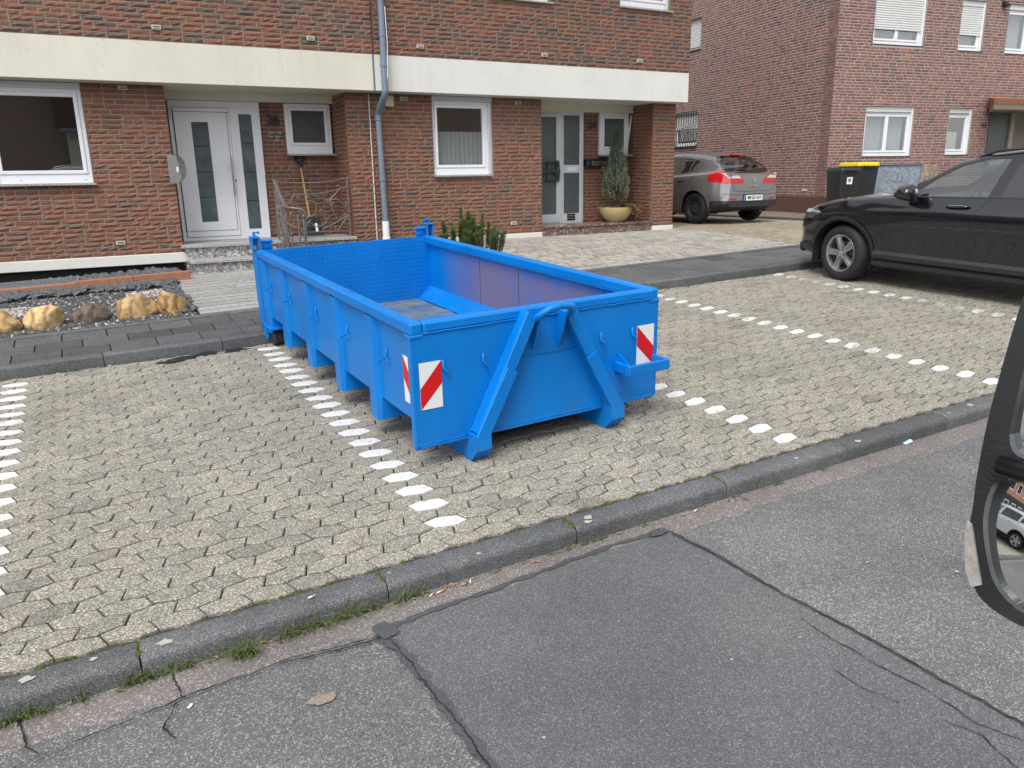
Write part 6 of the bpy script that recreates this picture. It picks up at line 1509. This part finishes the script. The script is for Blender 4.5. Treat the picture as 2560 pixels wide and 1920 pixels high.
st.build('trunk', m_bark, cf); nd.build('foliage', m_con, cf)
tr = thing('trailing_plant', 'withered brown-green trailing plant spilling over the bowl rim', 'plant', PB @ T(0, 0, .24)); st = MB(); nd = MB(); m_trail = leafmat('withered_leaves', (.06, .04, .015), (.22, .17, .05))
for i in range(44):
    a = R(U(-75, 35)); P = [Vector((math.cos(a)*.18, math.sin(a)*.18-.05, .02)), Vector((math.cos(a)*.30, math.sin(a)*.3-.05, .06)), Vector((math.cos(a)*U(.36, .52), math.sin(a)*U(.34, .5)-.05, U(-.16, .03)))]
    Q_ = catmull([tuple(p) for p in P], 6); st.tube(Q_, .003, 4)
    for p in Q_[2:]:
        for k_ in range(5): needle(nd, Vector(p), Vector((U(-1, 1), U(-1, 1), U(-.6, .8))).normalized(), U(.02, .04), .006, rnd.random())
for i in range(10):
    a = R(U(150, 215)); 
    for k_ in range(14): needle(nd, Vector((math.cos(a)*.25, math.sin(a)*.25, U(-.01, .04))), Vector((U(-1, 1), U(-1, 1), U(0, 1))).normalized(), .03, .005, rnd.random())
st.build('stems', m_bark, tr); nd.build('leaves', m_trail, tr)
# ------------------------------------------------------------------ wing mirror of the vehicle the photo was taken from
MP0 = Vector((.83671223, .42856636, 1.48788141)); mn = Vector((-.9850862, -.10000875, .14001225)); mb_ = Vector((.10100366, -.99488605, 0)); ma_ = Vector((.13929624, .01414175, .99014977))
MM = Matrix(((mb_.x, ma_.x, mn.x, MP0.x), (mb_.y, ma_.y, mn.y, MP0.y), (mb_.z, ma_.z, mn.z, MP0.z), (0, 0, 0, 1)))     # local: x right (to driver), y up, z towards viewer
wm = thing('wing_mirror', 'black split wing mirror of the vehicle at the right frame edge', 'mirror', MM)
OUT = [(-.017, .225), (-.021, .142), (-.022, .091), (-.021, .055), (-.019, .018), (-.0155, -.015), (-.0145, -.044), (-.009, -.068), (-.004, -.087), (.005, -.101), (.013, -.110), (.026, -.1165), (.040, -.120), (.06, -.122), (.10, -.122), (.15, -.118), (.185, -.105), (.197, -.08), (.20, 0), (.198, .15), (.195, .23), (.18, .255), (.15, .265), (.03, .262), (0, .255), (-.012, .242)]
LG = [(.16, .030), (.026, .031), (.013, .029), (.003, .024), (-.001, .017), (-.003, .004), (-.003, -.009), (-.001, -.026), (.004, -.044), (.011, -.062), (.019, -.079), (.027, -.090), (.038, -.099), (.047, -.103), (.06, -.106), (.14, -.104), (.165, -.09), (.172, -.06), (.172, .015)]
def smooth_loop(P, n=5):
    Q = P + [P[0]]; out = []
    for i in range(len(P)):
        p0, p1, p2, p3 = P[i-1], P[i], P[(i+1) % len(P)], P[(i+2) % len(P)]
        for k_ in range(n):
            t = k_/n; out.append(tuple(.5*((2*b)+(c-a)*t+(2*a-5*b+4*c-d)*t*t+(3*b-a-3*c+d)*t**3) for a, b, c, d in zip(p0, p1, p2, p3)))
    return out
UG = [(.172, .24), (.01, .24), (.003, .225), (.001, .138), (.002, .093), (.003, .077), (.006, .068), (.010, .061), (.016, .057), (.03, .056), (.16, .056), (.172, .07)]
LG = smooth_loop(LG, 4); OUT = smooth_loop(OUT, 4)
m_house = plain('mirror_housing', (.007, .008, .009), .35, .1, 30, bump=.06)
mb = MB(); n = len(OUT); cxm, cym = .09, .07
lay_ = [(1.0, .0, 0), (1.0, -.02, 0), (.985, -.05, 0), (.93, -.085, 0), (.75, -.12, 0), (.4, -.14, 0)]
vs = []
for s_, z, _ in lay_: vs += [(cxm+(a-cxm)*s_, cym+(b-cym)*s_, z) for a, b in OUT]
fs = []
for i in range(len(lay_)-1): fs += [[i*n+j, (i+1)*n+j, (i+1)*n+(j+1) % n, i*n+(j+1) % n] for j in range(n)]
fs.append([(len(lay_)-1)*n+j for j in range(n)])
mb.add(vs, fs)
mb.build('housing', m_house, wm, smooth=True, auto=50)
# face frame: rim ring between outline and glass openings, built by filling with holes
bm = bmesh.new()
def loop(P, z):
    v = [bm.verts.new((a, b, z)) for a, b in P]; return [bm.edges.new((v[i], v[(i+1) % len(v)])) for i in range(len(v))]
E_ = loop([(cxm+(a-cxm)*.985, cym+(b-cym)*.992) for a, b in OUT], .008) + loop(LG, .006) + loop(UG, .006)
bmesh.ops.triangle_fill(bm, edges=E_, use_beauty=True)
bmesh.ops.recalc_face_normals(bm, faces=bm.faces)
if sum(f.normal.z for f in bm.faces) < 0: bmesh.ops.reverse_faces(bm, faces=bm.faces)
me = bpy.data.meshes.new('face_frame'); bm.to_mesh(me); bm.free(); me.materials.append(m_house); link('face_frame', me, wm)
for nm, P in (('lower_bezel', LG), ('upper_bezel', UG)):
    N = len(P); MB().add([(a, b, .0061) for a, b in P] + [(a, b, -.014) for a, b in P], [[i, (i+1) % N, N+(i+1) % N, N+i] for i in range(N)]).build(nm, m_house, wm)
N = len(OUT); O2 = [(cxm+(a-cxm)*.985, cym+(b-cym)*.992) for a, b in OUT]
MB().add([(a, b, .008) for a, b in O2] + [(a, b, -.001) for a, b in OUT], [[i, N+i, N+(i+1) % N, (i+1) % N] for i in range(N)]).build('rim', m_house, wm, smooth=True)
mb = MB(); mb.tube([(.0, .0435, .006), (.06, .0435, .010), (.17, .0435, .008)], [.010, .012, .010], 10, flat=(1, .9)); mb.build('divider_bar', m_house, wm, smooth=True)
k = NT('mirror_glass'); m_mir = k.out((.85, .87, .88), .0, Metallic=1.0)
def convex(P, cx, cy, rad, z0, name):
    bm = bmesh.new(); v = [bm.verts.new((a, b, 0)) for a, b in P]; bm.faces.new(v); bmesh.ops.triangulate(bm, faces=bm.faces)
    for _ in range(5): bmesh.ops.subdivide_edges(bm, edges=bm.edges, cuts=1, use_grid_fill=True)
    for w in bm.verts:
        r2 = (w.co.x-cx)**2+(w.co.y-cy)**2; w.co.z = z0 + math.sqrt(max(0, rad*rad-r2)) - rad
    bmesh.ops.recalc_face_normals(bm, faces=bm.faces)
    if sum(f.normal.z for f in bm.faces) < 0: bmesh.ops.reverse_faces(bm, faces=bm.faces)
    me = bpy.data.meshes.new(name); bm.to_mesh(me); bm.free(); me.materials.append(m_mir); [setattr(p_, 'use_smooth', True) for p_ in me.polygons]; link(name, me, wm)
convex(LG, .085, -.045, .45, .002, 'lower_glass'); convex(UG, .085, .15, 1.6, -.002, 'upper_glass')
LP = [(-.0155, -.030), (-.0105, -.031), (-.004, -.048), (.005, -.072), (.014, -.094), (.0045, -.101), (-.0045, -.086), (-.0095, -.068), (-.0150, -.045)]
mb = MB(); N = len(LP); mb.add([(a, b, .0105) for a, b in LP] + [(a-.0015, b, -.03) for a, b in LP], [list(range(N)), *[[i, N+i, N+(i+1) % N, (i+1) % N] for i in range(N)]]); m_lampm = plain('milky_lens', (.33, .31, .29), .12, .45, 90); mb.build('indicator_lamp', m_lampm, wm)
mb = MB(); mb.tube([(.09, -.10, -.08), (.09, -.16, -.06), (.13, -.26, 0), (.22, -.42, .06)], .022, 8); mb.build('arm', m_house, wm)
# ------------------------------------------------------------------ weeds, grass and litter along the kerbs
m_grass = leafmat('grass_blades', (.03, .055, .012), (.18, .23, .055)); g = MB()
def tuft(x, y, z, n_, h, sp=.03):
    for i in range(n_):
        a = U(0, 6.28); d = Vector((math.cos(a)*U(.2, 1), math.sin(a)*U(.2, 1)-.25, U(.5, 1.2))).normalized(); p = Vector((x+U(-sp, sp), y+U(-sp*.3, sp*.3), z)); l = h*U(.5, 1.1); w = U(.0014, .0026); s_ = d.cross(Vector((0, 0, 1))).normalized()*w
        q = p+d*l*.6; e = q + (d+Vector((0, 0, -.7))).normalized()*l*.5; t = rnd.random()
        g.add([p-s_, p+s_, q+s_*.7, q-s_*.7, e], [(0, 1, 2, 3), (3, 2, 4)], 0, t)
def dens(x): 
    return 1.0 if -.52 < x < -.33 else (1.0 if -.30 < x < .02 else (.55 if .02 <= x < .35 else (.9 if .30 <= x < .43 else (.8 if .43 <= x < .95 else (.75 if .98 <= x < 1.2 else (.18 if 1.2 <= x < 2.4 else .06))))))
x = -1.6
while x < 6:
    if rnd.random() < .55*(dens(x) if x > -.52 else .6)*(1.4 if noise.noise(Vector((x*4, 3, 1))) > -.1 else .25): tuft(x, 2.893, RZ0+.006, rnd.randint(10, 20), U(.05, .12) if x < 1.25 else U(.02, .04))
    x += .022
tuft(.315, 2.865, RZ0+.006, 90, .10, .04); tuft(.33, 2.85, RZ0+.006, 60, .08, .04)
for x in (1.98, 2.1, 2.05, 3.32, 3.36, 2.36): tuft(x, 2.89, RZ0+.008, 14, .03, .02)
for i in range(26):
    x = U(-1, 8); tuft(x, 7.505, .0, rnd.randint(4, 9), U(.015, .04), .02)
for (x, y) in ((.62, 8.80), (.70, 8.78), (.30, 8.75), (.05, 8.73), (1.3, 8.66), (1.6, 8.66), (7.85, 7.47), (6.62, 7.45), (1.05, 7.50), (.45, 7.50), (-.3, 8.7)): tuft(x, y, .1 if y > 8 else 0, 26, .05, .04)
o = g.build('grass', m_grass, kind='stuff'); o['label'] = 'grass and weeds growing along the kerb joints'
ms = MB()
for i in range(420):
    r_ = rnd.random()
    if r_ < .45: x, y, z = U(-1, 4), 3.045+U(-.006, .008), .001
    elif r_ < .6: x, y, z = -.05+rnd.randint(-1, 4)+U(-.006, .006), U(2.93, 3.04), .0
    elif r_ < .8: x, y, z = U(-1, 9), 7.507+U(-.006, .004), .0
    else: x, y, z = U(-1, 9), 8.60+U(-.01, .01), .105
    if r_ < .45 and not (1.9 < x < 2.75 or rnd.random() < .3): continue
    s_ = U(.006, .016); ms.X = T(x, y, z); ms.lathe([(s_, -.004), (s_*.8, .003), (.0, .005)], 6, cap=False)
ms.X = None; o = ms.build('moss', m_moss, kind='stuff'); o['label'] = 'moss in the joints beside the kerbs'
# dead leaves and crumbs
lv = MB(); m_leaf = leafmat('dead_leaf', (.10, .045, .02), (.42, .30, .16))
for i in range(60):
    x = rnd.choice([U(.95, 1.35), U(-.5, 1.0), U(.3, .55), U(1.4, 3.4)]); y = U(2.86, 2.905); z = RZ0+.012; s_ = U(.006, .02); a = U(0, 6.28); c_, q = math.cos(a), math.sin(a)
    lv.add([(x-c_*s_, y-q*s_, z), (x+q*s_*.45, y-c_*s_*.45, z+.004), (x+c_*s_, y+q*s_, z+.002), (x-q*s_*.45, y+c_*s_*.45, z+.006)], [(0, 1, 2, 3)], 0, rnd.random())
o = lv.build('leaf_litter', m_leaf, kind='stuff'); o['label'] = 'small dead leaves and crumbs in the gutter'
m_paper = plain('cigarette_paper', (.75, .74, .70), .8, .05, 30); m_filter = plain('filter_tip', (.60, .32, .10), .8, .1, 30)
for i, (x, y, z, a, lab) in enumerate([(1.135, 2.86, RZ0+.016, 35, 'cigarette butt lying in the gutter left of the skip feet'), (1.175, 2.863, RZ0+.016, 8, 'white cigarette end next to the dead leaves in the gutter'), (1.335, 2.872, RZ0+.016, 60, 'orange tipped cigarette butt among the dead leaves'), (2.70, 2.875, RZ0+.016, 15, 'cigarette butt in the gutter beside the second kerb joint'), (.63, 2.975, .009, 10, 'pale cigarette butt on top of the kerb stone'), (-.32, 7.47, .006, 5, 'orange cigarette butt by the far kerb, leftmost'), (.08, 7.49, .006, 10, 'orange cigarette butt by the far kerb near the oil stain')]):
    t = thing('cigarette_butt', lab, 'cigarette butt', T(x, y, z) @ RZ(a), 'cigarette butts along the kerbs'); MB().tube([(-.015, 0, 0), (.003, 0, 0)], .004, 8).build('paper', m_paper, t); MB().tube([(.0031, 0, 0), (.018, 0, 0)], .0041, 8).build('filter', m_filter, t)
tag(MB().cbox(-.012, .012, -.006, .006, 0, .004, .001).build('paper_scrap', m_paper, None, T(.085, 2.66, RZ0+.004) @ RZ(50)), 'small white scrap on the asphalt below the gutter crack', 'scrap')
tag(MB().add([(-.04, -.02, .0), (.03, -.025, .01), (.045, .015, .018), (-.03, .02, .006)], [(0, 1, 2, 3)]).build('paper_scrap', plain('pale_blue_paper', (.45, .62, .75), .7, .1, 20), None, T(4.52, 2.9, RZ0+.012)), 'pale blue scrap lying against the kerb near the wing mirror', 'scrap')
fl = MB()
for i in range(90):
    x, y = U(-.5, 4.5), U(.9, 2.85); s_ = U(.002, .006) if i > 8 else U(.006, .012); z = rz(x, y)+.0125
    k_ = 7; fl.add([(x+math.cos(2*math.pi*j/k_)*s_*U(.7, 1.2), y+math.sin(2*math.pi*j/k_)*s_*U(.6, 1), z) for j in range(k_)], [list(range(k_))])
o = fl.build('pale_grit', m_fleck, kind='stuff'); o['label'] = 'scattered pale grit and droppings on the road'
# ================================================================== the street behind the camera (seen in the mirror and the window panes)
def tex_brick(name, a, b, c):
    k = NT(name); p = k.pos(True); mp = k.n('Mapping', {'Vector': p, 'Rotation': (math.pi/2, 0, 0)}).outputs[0]
    bt = k.n('TexBrick', {'Vector': mp, 'Color1': (*a, 1), 'Color2': (*b, 1), 'Mortar': (*c, 1), 'Scale': 1.0, 'Mortar Size': .006, 'Brick Width': .25, 'Row Height': .0625})
    return k.out(bt.outputs['Color'], .8)
m_tb1 = tex_brick('brown_brick_far', (.30, .215, .18), (.35, .24, .20), (.42, .37, .33)); m_tb2 = tex_brick('orange_brick_far', (.33, .14, .06), (.27, .11, .05), (.35, .27, .2))
def far_house(name, label, M, w, d, h, mat, nwin, dark_ground=False):
    t = thing(name, label, 'house', M)
    MB().box(0, w, 0, d, -.5, h).build('wall', mat, t)
    mb = MB(); mb.add([(-.3, -.6, h-.1), (w+.3, -.6, h-.1), (w+.3, d/2, h+2.4), (-.3, d/2, h+2.4), (-.3, d+.6, h-.1), (w+.3, d+.6, h-.1)], [(0, 1, 2, 3), (3, 2, 5, 4)]); mb.build('roof', m_roof, t)
    MB().cbox(-.2, w+.2, -.65, -.5, h-.22, h-.08, .02).build('gutter', m_zinc, t)
    if dark_ground: MB().box(0, w, -.02, -.003, -.4, 2.5).build('ground_floor', m_dark, t); MB().box(0, w, -.05, -.004, 2.5, 2.95).build('band', m_dark, t)
    for i in range(nwin):
        x = w*(i+.5)/nwin
        for z in (1.0, 3.6):
            mb = MB(); frame_rect(mb, x-.55, x+.55, z, z+1.25, .07, -.03, .02); o = mb.build('window', m_upvc, t); MB().box(x-.48, x+.48, -.025, -.01, z+.07, z+1.18).build('pane', m_dark, o)
    return t
far_house('row_house', 'brown brick house across the road, seen only as a reflection', T(30, -9.5, -.15) @ RZ(180), 38, 8, 6.2, m_tb1, 0)
far_house('row_house', 'pale rendered garage wing across the road, seen only as a reflection', HM @ T(-5.6, -20.8, -.9) @ RZ(180), 2.15, .35, 3.9, m_white, 0)
far_house('row_house', 'orange brick house farther back along the street, seen in the wing mirror', T(-26, 11.6, .1), 23, 8, 5.8, m_tb2, 12, True)
m_whitep = car_paint('white_car_paint', (.72, .73, .74), .25, 0, 0, .05)
build_suv('parked_suv', 'white SUV farther back along the street, seen in the wing mirror', T(-6.9, 7.3, 0), m_whitep, False)
def copy_tree(o, parent=None):
    c = o.copy(); COL.objects.link(c); c.parent = parent
    for ch in o.children: copy_tree(ch, c)
    return c
ws_ = [o for o in bpy.data.objects if o.name.startswith('parked_suv') and o.get('label', '').startswith('white')][0]
c2 = copy_tree(ws_); c2.matrix_world = T(-9.3, 7.35, 0) @ RZ(-2); c2['label'] = 'second white car behind the white SUV, seen in the wing mirror'
c3 = copy_tree(ws_); c3.matrix_world = HM @ T(-10.6, -15.6, -.95) @ RZ(90) @ Matrix.Diagonal((1, 1, 1.55, 1)); c3['label'] = 'tall white van added out of view, standing in for the camera vehicle reflected in the window'; c3['category'] = 'van'; c3.name = 'reflection_van'  # added stand-in: stretched SUV copy, reflected in place of the camera vehicle
